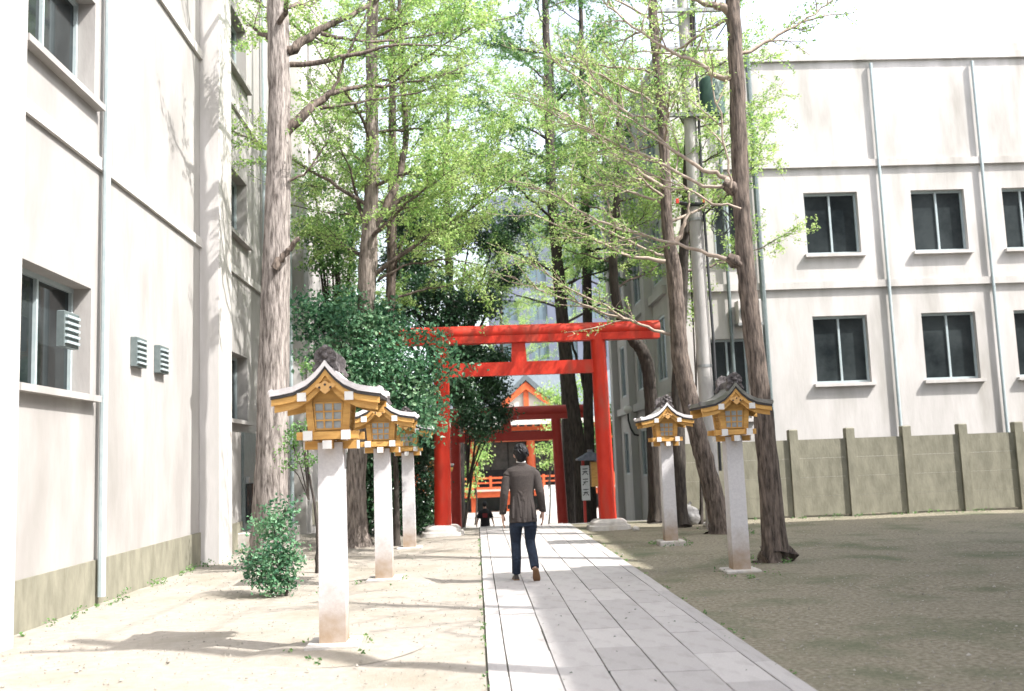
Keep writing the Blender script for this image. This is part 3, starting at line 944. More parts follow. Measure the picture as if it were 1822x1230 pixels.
# roofed notice post behind the right pillar of the front torii
nb = thing('roofed_notice_post', 'small blue-tiled roof over a white lettered board by the right torii pillar', 'notice board', (3.04, 25.6, -1.5))
for x in (-0.2, 0.2):
    MB().box(x - 0.035, x + 0.035, -0.035, 0.035, 0.0, 3.1).build('post', 'vermilion_old', nb)
bd = MB().box(-0.27, -0.05, -0.09, -0.05, 1.95, 2.86).build('white_board', 'sign_white', nb)
for k in range(3):                            # three brush characters, too soft in the photograph to read
    zc = 2.7 - 0.27 * k
    g = MB()
    for (x0, z0, x1, z1, w_) in ((-0.07, 0.07, 0.07, 0.075, 0.022), (0.0, 0.095, 0.0, -0.09, 0.024), (-0.065, 0.0, 0.065, 0.006, 0.02), (-0.01, 0.0, -0.075, -0.085, 0.02), (0.01, 0.0, 0.075, -0.085, 0.02))[:5 - (k == 1)]:
        g.bar((-0.16 + x0, -0.093, zc + z0), (-0.16 + x1, -0.093, zc + z1), 0.004, w_)
    g.build('character', 'sign_ink', bd)
rf = MB().extrude_xz([(-0.36, 3.0), (-0.2, 2.99), (0.2, 2.99), (0.36, 3.0), (0.36, 3.04), (0.2, 3.12), (0, 3.24), (-0.2, 3.12), (-0.36, 3.04)], -0.3, 0.3).build('roof', 'tile_blue', nb)
MB().box(-0.04, 0.04, -0.28, 0.28, 3.21, 3.28).build('ridge', 'tile_blue', rf)
MB().box(0.0, 0.24, -0.12, 0.12, 2.3, 2.95).build('wooden_box', 'lantern_wood', nb)


# ------------------------------------------------------------------ trees
def unit(v):
    return v / (np.linalg.norm(v) + 1e-9)


class Tree:
    def __init__(self, seed):
        self.g = np.random.default_rng(seed)
        self.trunk = []
        self.wood = []
        self.lc, self.ln, self.ls = [], [], []

    def spline(self, pts, rad, n_per=4):
        pts = np.asarray(pts, float)
        k = len(pts)
        t = np.arange(k)
        tt = np.linspace(0, k - 1, (k - 1) * n_per + 1)
        ext = np.vstack([2 * pts[0] - pts[1], pts, 2 * pts[-1] - pts[-2]])
        out = []
        for q in tt:
            i = min(int(q), k - 2)
            s = q - i
            p0, p1, p2, p3 = ext[i], ext[i + 1], ext[i + 2], ext[i + 3]
            out.append(0.5 * ((2 * p1) + (-p0 + p2) * s + (2 * p0 - 5 * p1 + 4 * p2 - p3) * s * s + (-p0 + 3 * p1 - 3 * p2 + p3) * s ** 3))
        return np.array(out), np.interp(tt, t, np.asarray(rad, float))

    def add_trunk(self, pts, rad, n=14, jit=0.05):
        p, r = self.spline(pts, rad, 9)
        p[1:-1] += self.g.normal(0, 0.005, (len(p) - 2, 3))
        n = 30 if r.max() > 0.1 else n
        k = len(p)
        a = np.arange(n) * 2 * PI / n
        ridge = self.g.normal(0, 1, n)
        rows = []
        for i in range(k):                     # long furrows that wander slowly up the trunk
            ridge = 0.8 * ridge + 0.6 * self.g.normal(0, 1, n)
            rows.append(ridge.copy())
        dist = np.concatenate([[0], np.cumsum(np.linalg.norm(np.diff(p, axis=0), axis=1))])
        ph = self.g.uniform(0, 6.28)
        flare = 0.75 * np.exp(-dist / 0.22)[:, None] * (1 + 0.5 * np.sin(5 * a + ph)[None, :] + 0.25 * np.sin(3 * a + 2 * ph)[None, :])
        rr = r[:, None] * (1 + 0.042 * np.array(rows) + flare)
        self.trunk.append(tube_arrays(p, rr, n))
        return p, r

    def limb(self, pts, rad, P, spawn=True, knob=False):
        p, r = self.spline(pts, rad, 4)
        p[1:] += self.g.normal(0, 0.015, (len(p) - 1, 3))
        self.wood.append(tube_arrays(p, r, 7, 0.04))
        if spawn:
            self.sub(p, r, P)
        return p

    def sub(self, p, r, P):
        seg = np.linalg.norm(np.diff(p, axis=0), axis=1)
        cum = np.concatenate([[0], np.cumsum(seg)])
        L = cum[-1]
        s = L * P.get('bare', 0.22)
        while s < L:
            i = np.searchsorted(cum, s) - 1
            i = max(0, min(i, len(p) - 2))
            q = p[i] + (p[i + 1] - p[i]) * ((s - cum[i]) / (seg[i] + 1e-9))
            d = unit(p[i + 1] - p[i])
            side = unit(np.cross(d, self.g.normal(size=3)))
            side = unit(side * np.array([1, 1, 0.55]))
            ang = self.g.uniform(0.4, 0.95)
            nd = unit(d * math.cos(ang) + side * math.sin(ang) + np.array([0, 0, P.get('lift', 0.12)]))
            ll = P.get('sub_len', 1.2) * self.g.uniform(0.5, 1.25) * (1.15 - 0.45 * s / L)
            self.shoot(q, nd, ll, min(0.011, 0.5 * np.interp(s, cum, r) + 0.003) * P.get('thick', 1.0), P, 1)
            s += P.get('sub_gap', 0.33) * self.g.uniform(0.6, 1.4)
        self.spurs(p, L * 0.4, P, 0.6)

    def shoot(self, q, d, L, r, P, level):
        n = 5 if level == 1 else 3
        pts = [q]
        for i in range(n):
            d = unit(d + self.g.normal(0, 0.10 if level == 1 else 0.14, 3) + np.array([0, 0, P.get('curl', 0.015)]))
            pts.append(pts[-1] + d * L / n)
        pts = np.array(pts)
        self.wood.append(tube_arrays(pts, np.linspace(r, 0.0025 * P.get('thick', 1.0), n + 1), 4 if level == 1 else 3))
        self.spurs(pts, 0.12 * L, P, 1.0)
        if level == 1:
            s = 0.2
            while s < 0.98:
                i = min(int(s * n), n - 1)
                b = pts[i] + (pts[i + 1] - pts[i]) * (s * n - i)
                side = unit(np.cross(d, self.g.normal(size=3)) * np.array([1, 1, 0.6]))
                a = self.g.uniform(0.5, 1.0)
                self.shoot(b, unit(d * math.cos(a) + side * math.sin(a)), P.get('twig_len', 0.42) * self.g.uniform(0.5, 1.3), r * 0.45, P, 2)
                s += P.get('twig_gap', 0.2) / max(L, 0.3) * self.g.uniform(0.6, 1.4)

    def spurs(self, pts, start, P, dens):
        seg = np.linalg.norm(np.diff(pts, axis=0), axis=1)
        cum = np.concatenate([[0], np.cumsum(seg)])
        L = cum[-1]
        gap = P.get('spur', 0.085) / dens
        s = np.arange(start, L, gap)
        if len(s) == 0:
            return
        s = s + self.g.uniform(-0.4, 0.4, len(s)) * gap
        s = np.clip(s, 0, L)
        c = np.stack([np.interp(s, cum, pts[:, k]) for k in range(3)], 1)
        keep = self.g.random(len(c)) < P.get('keep', 0.85)
        c = c[keep]
        k = P.get('per', 3)
        c = np.repeat(c, k, axis=0)
        c = c + self.g.normal(0, P.get('spread', 0.032), c.shape)
        nn = self.g.normal(0, 0.75, c.shape) + np.array([0, 0, 0.8])
        self.lc.append(c)
        self.ln.append(nn)
        self.ls.append(self.g.uniform(0.65, 1.25, len(c)) * P.get('leaf', 0.05))

    def auto_limbs(self, p, r, z0, z1, count, length, P, bias=(0, 0, 0), rise=(0.15, 0.55)):
        zz = p[:, 2]
        for k in range(count):
            z = z0 + (z1 - z0) * (k + self.g.uniform(0.1, 0.9)) / count
            i = int(np.argmin(abs(zz - z)))
            a = k * 2.4 + self.g.uniform(-0.5, 0.5)
            d = unit(np.array([math.cos(a), math.sin(a), 0]) + np.array(bias))
            up = self.g.uniform(*rise)
            L = length * self.g.uniform(0.65, 1.2) * (1.1 - 0.4 * (z - z0) / (z1 - z0 + 1e-6))
            q = p[i]
            pts = [q]
            dd = unit(np.array([d[0], d[1], up]))
            for s in range(4):
                dd = unit(dd + self.g.normal(0, 0.09, 3))
                pts.append(pts[-1] + dd * L / 4)
            self.limb(pts, np.linspace(max(0.016, r[i] * 0.30), 0.005, 5), P)

    def clumps(self, blobs, count, leaf, tuft=0.13, per=12, up=0.35):
        """leaf tufts filling ellipsoids, denser near their skins"""
        vol = np.array([b[1][0] * b[1][1] * b[1][2] for b in blobs]) ** 0.75
        for (c, rad), v in zip(blobs, vol / vol.sum()):
            n = max(4, int(count * v / per))
            d = self.g.normal(size=(n, 3))
            d /= np.linalg.norm(d, axis=1, keepdims=True)
            rr = self.g.random(n) ** 0.42
            rr *= 1 + 0.22 * np.sin(d[:, 0] * 5 + c[0] * 3) * np.cos(d[:, 1] * 4 + d[:, 2] * 6 + c[2])
            tc = np.asarray(c) + d * rr[:, None] * np.asarray(rad)
            tc = np.repeat(tc, per, axis=0) + self.g.normal(0, tuft, (n * per, 3)) * np.array([1, 1, 0.7])
            nn = np.repeat(d, per, axis=0) * 0.6 + self.g.normal(0, 0.6, (n * per, 3)) + np.array([0, 0, up])
            self.lc.append(tc)
            self.ln.append(nn)
            self.ls.append(self.g.uniform(0.6, 1.25, n * per) * leaf)

    def build(self, name, label, base, trunk_m, twig_m, leaf_m, cat='tree', group=None, aspect=0.6):
        root = thing(name, label, cat, tuple(base), 0, group)
        base = np.asarray(base, float)
        for nm, lst, m in (('trunk', self.trunk, trunk_m), ('branches', self.wood, twig_m)):
            if not lst:
                continue
            vs, fs, o = [], [], 0
            for v, f in lst:
                vs.append(v)
                fs.append(f + o)
                o += len(v)
            o_ = link(nm, numpy_mesh(nm, np.concatenate(vs) - base, np.concatenate(fs), m, True), root)
            if nm == 'branches':
                o_['kind'] = 'stuff'
        if self.lc:
            link('crown', leaves_mesh('crown', np.concatenate(self.lc) - base, np.concatenate(self.ln), np.concatenate(self.ls), leaf_m, aspect), root)
        return root


def pl(Y, *pts):
    return [at(p[0], p[1], p[2] if len(p) > 2 else Y) for p in pts]


def on_ground(pts, z=0.0):
    """run the trunk's foot down to the ground under its first point"""
    p0 = np.array(pts[0])
    d = unit(np.array(pts[0]) - np.array(pts[1]))
    f = p0 + d * max(0.0, (p0[2] - z + 0.12) / max(0.3, -d[2])) if d[2] < -0.3 else np.array([p0[0], p0[1], z - 0.12])
    return [f] + list(pts)


SPRING = dict(sub_len=1.35, sub_gap=0.26, twig_len=0.48, twig_gap=0.14, spur=0.08, per=5, leaf=0.062, keep=0.9, spread=0.045)
OPEN = dict(sub_len=1.0, sub_gap=0.34, twig_len=0.38, twig_gap=0.19, spur=0.08, per=4, leaf=0.055, keep=0.75, bare=0.25)
DENSE = dict(sub_len=1.4, sub_gap=0.28, twig_len=0.5, twig_gap=0.15, spur=0.085, per=4, leaf=0.075, keep=0.95)

# L1: trunk at the left edge of the photograph
T = Tree(1)
p, r = T.add_trunk(on_ground(pl(16, (481, 960), (484, 800), (489, 560), (496, 300), (496, 100), (494, 0), (496, -200), (502, -420))), [0.32, 0.28, 0.265, 0.235, 0.2, 0.185, 0.175, 0.14, 0.1])
P1 = dict(OPEN)
T.limb(pl(16, (505, 240), (535, 210), (570, 180, 16.2), (610, 160, 16.6), (680, 152, 17), (760, 143, 17.4), (850, 110, 18)), [0.1, 0.085, 0.07, 0.045, 0.03, 0.02, 0.008], P1)
T.limb(pl(16.2, (568, 182), (595, 155), (612, 110), (630, 70), (650, 30), (668, -40)), [0.04, 0.03, 0.026, 0.022, 0.018, 0.008], P1)
T.limb(pl(16.2, (570, 192), (600, 188), (660, 180, 16.6), (720, 170, 17), (800, 150, 17.6)), [0.04, 0.028, 0.022, 0.018, 0.006], P1)
T.limb(pl(16, (505, 98), (525, 85), (560, 58, 16.2), (600, 38, 16.4), (650, 12, 16.7), (720, -30, 17)), [0.1, 0.085, 0.07, 0.055, 0.04, 0.015], P1)
T.limb(pl(16.2, (572, 60), (610, 68), (660, 74, 16.8), (730, 68, 17.4), (830, 52, 18), (930, 25, 18.6)), [0.04, 0.03, 0.026, 0.02, 0.014, 0.006], P1)
T.limb(pl(15.7, (488, 478), (505, 455), (520, 438), (532, 422)), [0.075, 0.055, 0.045, 0.035], P1, False)
T.limb(pl(15.9, (515, 322), (545, 305), (575, 265), (590, 230)), [0.025, 0.02, 0.012, 0.006], P1)
T.auto_limbs(p, r, 8.0, 11.5, 7, 2.8, OPEN)
T.build('ginkgo_tree', 'thick trunk at the left edge with bare dark limbs reaching right', on_ground(pl(16, (481, 960), (484, 800)))[0] + np.array([0, 0, 0.12]), 'bark_pale', 'bark', 'leaf_spring')

# L2: upright trunk behind the left lanterns
T = Tree(2)
foot = on_ground(pl(19.6, (633, 955), (634, 850), (642, 700), (650, 560), (655, 470), (658, 400), (662, 300), (662, 200), (661, 100), (664, 0), (668, -160), (672, -330)))
p, r = T.add_trunk(foot, [0.27, 0.22, 0.2, 0.185, 0.178, 0.19, 0.16, 0.135, 0.13, 0.12, 0.115, 0.09, 0.05])
T.limb(pl(19.6, (665, 402), (690, 362), (712, 310, 19.8), (722, 240, 20), (716, 150, 20.2), (712, 50, 20.4), (708, -80, 20.5)), [0.1, 0.085, 0.075, 0.07, 0.06, 0.05, 0.03], SPRING)
T.limb(pl(19.6, (668, 395), (720, 352, 19.8), (790, 322, 20.4), (860, 298, 21)), [0.06, 0.045, 0.025, 0.008], SPRING)
T.limb(pl(19.6, (650, 400), (636, 355), (624, 305, 19.2), (600, 250, 19)), [0.05, 0.04, 0.025, 0.01], SPRING)
T.limb(pl(19.6, (672, 500), (720, 475, 19.4), (790, 462, 19), (850, 470, 18.6)), [0.03, 0.022, 0.016, 0.006], SPRING)
T.auto_limbs(p, r, 5.2, 13.5, 21, 3.5, SPRING, bias=(0.4, -0.1, 0))
T.build('ginkgo_tree', 'straight trunk behind the left lanterns with a light green crown', foot[0] + np.array([0, 0, 0.12]), 'bark_mid', 'bark', 'leaf_spring')

# slimmer tree just behind it
T = Tree(3)
foot = on_ground(pl(23, (686, 900), (690, 700), (698, 400), (698, 200), (698, 0), (700, -150)))
p, r = T.add_trunk(foot, [0.16, 0.14, 0.13, 0.11, 0.09, 0.07, 0.04])
T.auto_limbs(p, r, 5.0, 13.5, 18, 3.2, SPRING, bias=(0.3, 0, 0))
T.build('ginkgo_tree', 'slim trunk close behind the straight left trunk, above the torii end', foot[0] + np.array([0, 0, 0.12]), 'bark', 'bark', 'leaf_spring')

# right leaning trunk that turns upright
T = Tree(4)
foot = on_ground(pl(19, (1284, 955), (1270, 885), (1250, 805), (1226, 710), (1211, 640), (1205, 560), (1199, 480), (1189, 420), (1184, 330), (1178, 200), (1168, 100), (1160, 0), (1152, -160), (1146, -320)))
p, r = T.add_trunk(foot, [0.25, 0.2, 0.185, 0.18, 0.175, 0.17, 0.155, 0.15, 0.12, 0.11, 0.105, 0.1, 0.09, 0.07, 0.04])
RB = dict(OPEN, thick=1.5, sub_len=1.2, sub_gap=0.3, twig_gap=0.24, keep=0.55, per=4)
T.limb(pl(18.6, (1184, 466), (1120, 455), (1060, 428, 18.2), (1010, 408, 18), (930, 375, 17.8)), [0.045, 0.03, 0.024, 0.018, 0.007], RB)
T.limb(pl(18.8, (1180, 455), (1140, 440), (1090, 415, 18), (1050, 395, 17.8), (1000, 395, 17.6)), [0.03, 0.025, 0.02, 0.014, 0.006], RB)
T.limb(pl(18.9, (1208, 594, 19.1), (1165, 588), (1110, 565, 18.4), (1075, 545, 18.2), (1015, 515, 18), (960, 480, 17.8), (900, 448, 17.6)), [0.045, 0.03, 0.024, 0.02, 0.016, 0.012, 0.006], RB)
T.limb(pl(18.4, (1112, 568), (1050, 548), (1000, 528, 18), (945, 512, 17.8), (905, 488, 17.6)), [0.025, 0.02, 0.015, 0.01, 0.005], RB)
T.limb(pl(18.8, (1182, 335), (1130, 300), (1080, 255, 18.6), (1010, 215, 18.4), (940, 180, 18.2)), [0.045, 0.035, 0.025, 0.018, 0.006], RB)
T.limb(pl(19, (1198, 440), (1212, 415), (1222, 380), (1228, 340)), [0.07, 0.05, 0.03, 0.01], RB, False)
T.auto_limbs(p, r, 6.0, 13.5, 20, 3.0, dict(RB, keep=0.75), bias=(-0.6, 0.1, 0))
T.build('ginkgo_tree', 'trunk leaning left from the right lanterns, then rising past the torii end', foot[0] + np.array([0, 0, 0.12]), 'bark', 'twig', 'leaf_spring')

# straight trunk hidden behind the small right lantern
T = Tree(5)
foot = on_ground(pl(21, (1209, 925), (1207, 800), (1206, 700), (1212, 560), (1218, 420), (1224, 250), (1230, 60), (1234, -100)))
p, r = T.add_trunk(foot, [0.18, 0.16, 0.15, 0.14, 0.12, 0.1, 0.08, 0.06, 0.03])
T.auto_limbs(p, r, 5.5, 11.5, 14, 2.4, dict(SPRING, keep=0.75), bias=(0.1, -0.1, 0))
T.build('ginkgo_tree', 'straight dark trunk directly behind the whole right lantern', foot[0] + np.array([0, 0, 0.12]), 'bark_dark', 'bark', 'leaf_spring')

# bent trunk by the torii's right end
T = Tree(6)
foot = on_ground(pl(22.6, (1168, 930), (1163, 800), (1158, 705), (1148, 635), (1124, 600), (1102, 555), (1092, 500), (1092, 440), (1097, 370), (1100, 250), (1102, 120)))
p, r = T.add_trunk(foot, [0.19, 0.165, 0.155, 0.15, 0.145, 0.135, 0.12, 0.11, 0.1, 0.09, 0.07, 0.04])
T.auto_limbs(p, r, 5.5, 10.5, 12, 2.4, SPRING, bias=(-0.2, 0.1, 0))
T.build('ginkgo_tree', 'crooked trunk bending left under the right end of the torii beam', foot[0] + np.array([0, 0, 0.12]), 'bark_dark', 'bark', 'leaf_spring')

# two dark trunks seen through the front torii
T = Tree(7)
foot = on_ground(pl(27, (1040, 945), (1029, 800), (1013, 680), (1004, 600), (995, 500), (986, 400), (980, 320), (975, 150), (970, 0), (968, -120)), -1.5)
p, r = T.add_trunk(foot, [0.26, 0.22, 0.19, 0.175, 0.17, 0.165, 0.15, 0.14, 0.12, 0.09, 0.05])
T.auto_limbs(p, r, 6.0, 16.5, 20, 3.2, DENSE, bias=(-0.15, 0, 0))
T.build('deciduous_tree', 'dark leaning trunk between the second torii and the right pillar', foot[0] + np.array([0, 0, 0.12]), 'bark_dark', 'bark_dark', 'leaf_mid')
T = Tree(8)
foot = on_ground(pl(28.5, (1053, 940), (1048, 800), (1046, 650), (1044, 500), (1040, 330), (1035, 100), (1032, -60)), -1.5)
p, r = T.add_trunk(foot, [0.2, 0.17, 0.15, 0.145, 0.14, 0.12, 0.08, 0.04])
T.limb(pl(28.5, (1047, 720), (1034, 665), (1022, 620), (1015, 580)), [0.06, 0.05, 0.04, 0.03], DENSE, False)
T.auto_limbs(p, r, 7.5, 16.0, 14, 3.0, DENSE)
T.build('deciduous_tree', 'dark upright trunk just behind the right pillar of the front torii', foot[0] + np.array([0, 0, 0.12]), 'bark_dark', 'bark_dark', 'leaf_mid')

# F: trunk at the right edge
T = Tree(9)
foot = on_ground(pl(14, (1380, 1000), (1366, 820), (1345, 630), (1325, 460), (1317, 300), (1311, 150), (1304, 0), (1298, -150), (1292, -300)))
p, r = T.add_trunk(foot, [0.2, 0.17, 0.15, 0.14, 0.13, 0.125, 0.115, 0.105, 0.085, 0.05])
T.limb(pl(14, (1318, 472), (1295, 462), (1250, 448, 14.2), (1190, 432, 14.6), (1100, 405, 15.2), (1050, 385, 15.6), (985, 345, 16), (915, 320, 16.5)), [0.06, 0.04, 0.028, 0.024, 0.02, 0.016, 0.012, 0.005], RB)
T.limb(pl(14, (1316, 352), (1298, 330), (1285, 312), (1240, 295, 14.2), (1180, 250, 14.5), (1110, 195, 15), (1060, 160, 15.4), (1000, 120, 15.8), (945, 70, 16.2)), [0.075, 0.065, 0.035, 0.03, 0.025, 0.022, 0.018, 0.012, 0.005], RB)
T.limb(pl(14, (1300, 335), (1250, 330), (1180, 290, 14.4), (1110, 262, 14.9), (1040, 228, 15.4), (960, 215, 15.8)), [0.03, 0.026, 0.022, 0.018, 0.012, 0.005], RB)
T.limb(pl(14, (1311, 142), (1272, 135), (1240, 112, 14.2), (1180, 85, 14.5), (1110, 32, 15), (1060, -10, 15.3), (1000, -60, 15.6)), [0.05, 0.04, 0.028, 0.022, 0.018, 0.012, 0.005], RB)
T.limb(pl(14, (1306, 25), (1275, 12), (1240, 2, 13.8), (1180, -20, 13.6)), [0.085, 0.06, 0.03, 0.01], RB)
T.limb(pl(13.8, (1300, 335), (1292, 270), (1275, 180), (1256, 110), (1240, 40)), [0.018, 0.014, 0.012, 0.009, 0.004], RB)
T.limb(pl(13.8, (1318, 372), (1270, 360), (1210, 330, 14.2), (1150, 305, 14.6), (1095, 255, 15)), [0.02, 0.018, 0.014, 0.01, 0.005], RB)
for (px, py) in ((1300, 335), (1308, 465)):
    T.trunk.append(tube_arrays(np.array(pl(13.98, (px - 14, py - 8), (px, py), (px + 14, py + 8))), [0.06, 0.1, 0.08], 9, 0.15))
T.auto_limbs(p, r, 7.5, 10.5, 5, 2.2, RB, bias=(0.1, 0, 0))
T.build('ginkgo_tree', 'knotted trunk at the right edge with long pale branches reaching left', foot[0] + np.array([0, 0, 0.12]), 'bark', 'twig', 'leaf_spring')

# next tree of the row, its trunk just outside the picture; its shadow crosses the pale earth
T = Tree(10)
foot = [np.array([5.9, 7.7, -0.12]), np.array([5.85, 7.7, 3.0]), np.array([5.8, 7.75, 6.0]), np.array([5.8, 7.7, 10.5])]
p, r = T.add_trunk(foot, [0.18, 0.14, 0.11, 0.05])
T.auto_limbs(p, r, 6.0, 10.3, 7, 2.0, dict(RB, keep=0.4))
T.build('ginkgo_tree', 'slim roadside trunk beside the path, closest tree to the viewer', (5.9, 7.7, 0), 'bark', 'twig', 'leaf_spring')

# background deciduous trees filling the sky over the court
for k, (px, Y, top, seed, lab) in enumerate(((815, 38, 60, 21, 'light green tree over the court, just left of the blue-grey block'),
                                             (905, 73, 40, 22, 'light green tree far off above the shrine roof'),
                                             (1105, 40, 120, 23, 'light green tree behind the grey concrete building'),
                                             (560, 44, 60, 24, 'light green tree beyond the end of the pale left building'),
                                             (1012, 36, 60, 26, 'light green tree rising behind the dark leaning trunk'))):
    T = Tree(seed)
    b = at(px, 900, Y)
    foot = [np.array([b[0], Y, -1.6]), np.array([b[0] + 0.1, Y, 4.0]), np.array([b[0] - 0.1, Y, 10.0]), np.array([b[0] + 0.1, Y, 17.0])]
    p, r = T.add_trunk(foot, [0.25, 0.2, 0.14, 0.05])
    T.auto_limbs(p, r, 6.5, 17.0, 26, 4.2 if Y < 60 else 6.5, dict(DENSE, leaf=0.09, spur=0.12, sub_gap=0.38, twig_gap=0.24, spread=0.06))
    T.build('deciduous_tree', lab, (b[0], Y, -1.5), 'bark_dark', 'bark_dark', 'leaf_spring')


# ------------------------------------------------------------------ evergreens and shrubs
def evergreen(name, label, foot, Y, blobs, count, leaf, lm, seed, stem=0.09, tuft=0.13, per=12, cat='tree', z=0.0, group=None):
    T = Tree(seed)
    b = at(foot[0], foot[1], Y)
    base = np.array([b[0], b[1], z])
    bl_ = []
    for px, py, yy, rx, rz in blobs:
        bl_.append((at(px, py, yy), (rx, max(rx * 0.8, rz * 0.7), rz)))
    if stem:
        top = np.mean([c for c, _ in bl_], axis=0)
        T.add_trunk([base + np.array([0, 0, -0.1]), base * 0.6 + top * 0.4 + np.array([0.08, 0, 0]), top], [stem, stem * 0.75, stem * 0.4], 10)
        for c, rr in bl_:
            q = base * 0.5 + top * 0.5
            T.wood.append(tube_arrays(np.array([q, (q + c) / 2 + np.array([0, 0, 0.1]), c]), [stem * 0.45, stem * 0.3, 0.012], 6))
    T.clumps(bl_, count, leaf, tuft, per)
    return T.build(name, label, base, 'bark_dark', 'bark_dark', lm, cat, group)


evergreen('camellia_tree', 'glossy blue-green evergreen in front of the torii\'s left beam end', (705, 955), 19.3,
          [(580, 562, 19.6, 0.48, 0.26), (555, 590, 19.8, 0.28, 0.2), (640, 580, 19.4, 0.55, 0.34), (600, 640, 19.3, 0.55, 0.4), (680, 640, 19.2, 0.55, 0.36), (655, 690, 19.2, 0.6, 0.38),
           (735, 668, 19.1, 0.42, 0.34), (720, 715, 19.3, 0.55, 0.32), (770, 655, 18.9, 0.22, 0.14), (805, 655, 18.8, 0.22, 0.09), (745, 740, 19.0, 0.36, 0.3), (748, 765, 17.7, 0.2, 0.14), (690, 600, 19.5, 0.3, 0.2),
           (610, 700, 19.5, 0.4, 0.4), (760, 720, 18.6, 0.22, 0.26),
           (715, 588, 19.6, 0.34, 0.09), (760, 602, 19.2, 0.3, 0.09), (780, 625, 19.0, 0.26, 0.08), (545, 545, 19.6, 0.3, 0.1), (620, 535, 19.6, 0.35, 0.1), (690, 560, 19.8, 0.35, 0.12)],
          13500, 0.105, 'leaf_evergreen', 31, 0.07, 0.2, 9)
evergreen('camellia_tree', 'dark evergreen mass behind the straight left trunk', (600, 940), 25.5,
          [(590, 420, 25, 0.8, 0.5), (560, 400, 25, 0.5, 0.35), (580, 470, 25, 0.55, 0.35), (630, 380, 25.5, 0.7, 0.5), (560, 330, 25.5, 0.6, 0.4), (620, 470, 25.5, 0.5, 0.6), (610, 530, 25.5, 0.6, 0.4), (640, 300, 25.5, 0.7, 0.5)],
          9000, 0.095, 'leaf_mid', 32, 0.13, 0.16, z=-1.5)
evergreen('evergreen_oak', 'dark spreading evergreen above the left half of the torii', (770, 900), 29.5,
          [(740, 400, 29, 1.0, 0.6), (800, 415, 30, 0.9, 0.5), (720, 470, 29, 0.8, 0.6), (760, 520, 28.5, 0.9, 0.5), (840, 400, 30, 0.6, 0.4), (880, 430, 30.5, 0.7, 0.35), (900, 490, 30.5, 0.5, 0.3), (850, 540, 29.5, 0.9, 0.4),
           (700, 560, 29, 0.7, 0.4), (790, 570, 29, 0.8, 0.3), (910, 400, 31, 0.5, 0.4), (720, 380, 30, 0.7, 0.5)],
          26000, 0.115, 'leaf_dark', 33, 0.2, 0.2, z=-1.5)
evergreen('camellia_tree', 'dark evergreen framed inside the front torii, left of the shrine gable', (805, 925), 26.5,
          [(840, 650, 26.5, 0.55, 0.5), (870, 690, 26.8, 0.5, 0.5), (825, 700, 26.2, 0.45, 0.55), (890, 735, 27, 0.35, 0.35), (840, 745, 26, 0.45, 0.35), (858, 778, 25.6, 0.22, 0.2), (880, 640, 27, 0.45, 0.35), (830, 620, 26.5, 0.5, 0.3), (870, 755, 26.4, 0.3, 0.3)],
          15000, 0.09, 'leaf_dark', 34, 0.05, z=-1.5)
evergreen('evergreen_hedge', 'deep shaded hedge behind the left lantern posts', (740, 930), 22.4,
          [(690, 800, 22.4, 0.6, 0.55), (740, 800, 22.6, 0.55, 0.6), (700, 880, 22.2, 0.65, 0.65), (750, 880, 22.5, 0.45, 0.65), (765, 780, 22.8, 0.35, 0.45), (660, 850, 22.0, 0.45, 0.7), (720, 760, 22.5, 0.55, 0.35), (670, 920, 22.0, 0.5, 0.35), (725, 925, 22.2, 0.6, 0.35), (765, 915, 22.6, 0.3, 0.4), (640, 900, 22.4, 0.4, 0.5)],
          17000, 0.09, 'leaf_dark', 35, 0.05, cat='hedge')
evergreen('shrub', 'low glossy shrub at the left edge below the thick trunk', (506, 1060), 12.6,
          [(505, 985, 12.6, 0.2, 0.26), (485, 935, 12.7, 0.24, 0.28), (508, 905, 12.7, 0.12, 0.18), (520, 1000, 12.6, 0.14, 0.12), (470, 1000, 12.6, 0.3, 0.3), (490, 1035, 12.6, 0.3, 0.16)],
          2500, 0.06, 'leaf_evergreen', 36, 0.012, 0.07, 10, 'shrub')
evergreen('young_tree', 'thin twisted sapling with pale leaves between trunk and first lantern', (565, 1005), 15.0,
          [(535, 765, 15, 0.22, 0.16), (520, 790, 15, 0.16, 0.12), (545, 820, 15, 0.2, 0.1), (512, 825, 15, 0.15, 0.08), (545, 720, 15.2, 0.12, 0.12), (545, 655, 15.2, 0.14, 0.1)],
          650, 0.06, 'leaf_mid', 37, 0.028, 0.08, 8, 'sapling')
evergreen('shrub', 'bright leafy shrub by the left column of the shrine hall', (845, 912), 47,
          [(840, 840, 47, 0.5, 0.5), (856, 815, 47, 0.5, 0.35), (832, 870, 46.6, 0.4, 0.4), (850, 790, 47, 0.4, 0.3)], 800, 0.14, 'leaf_spring', 38, 0.05, 0.16, 10, 'shrub', -1.5)
evergreen('shrub', 'bright leafy shrub in front of the shrine wall, right of the man\'s head', (975, 912), 44,
          [(970, 800, 44, 0.5, 0.3), (980, 775, 44, 0.3, 0.3), (972, 828, 44, 0.4, 0.2), (985, 815, 44, 0.3, 0.4)], 480, 0.14, 'leaf_spring', 39, 0.04, 0.14, 10, 'shrub', -1.5)
evergreen('young_tree', 'pale green tree in front of the shrine\'s right roof slope', (1000, 912), 50,
          [(985, 700, 50, 0.9, 0.6), (1010, 720, 50, 0.8, 0.7), (975, 722, 50, 0.6, 0.3), (980, 755, 49, 0.6, 0.4), (1030, 690, 50, 0.8, 0.8)], 1500, 0.15, 'leaf_spring', 40, 0.08, 0.2, 10, 'tree', -1.5)
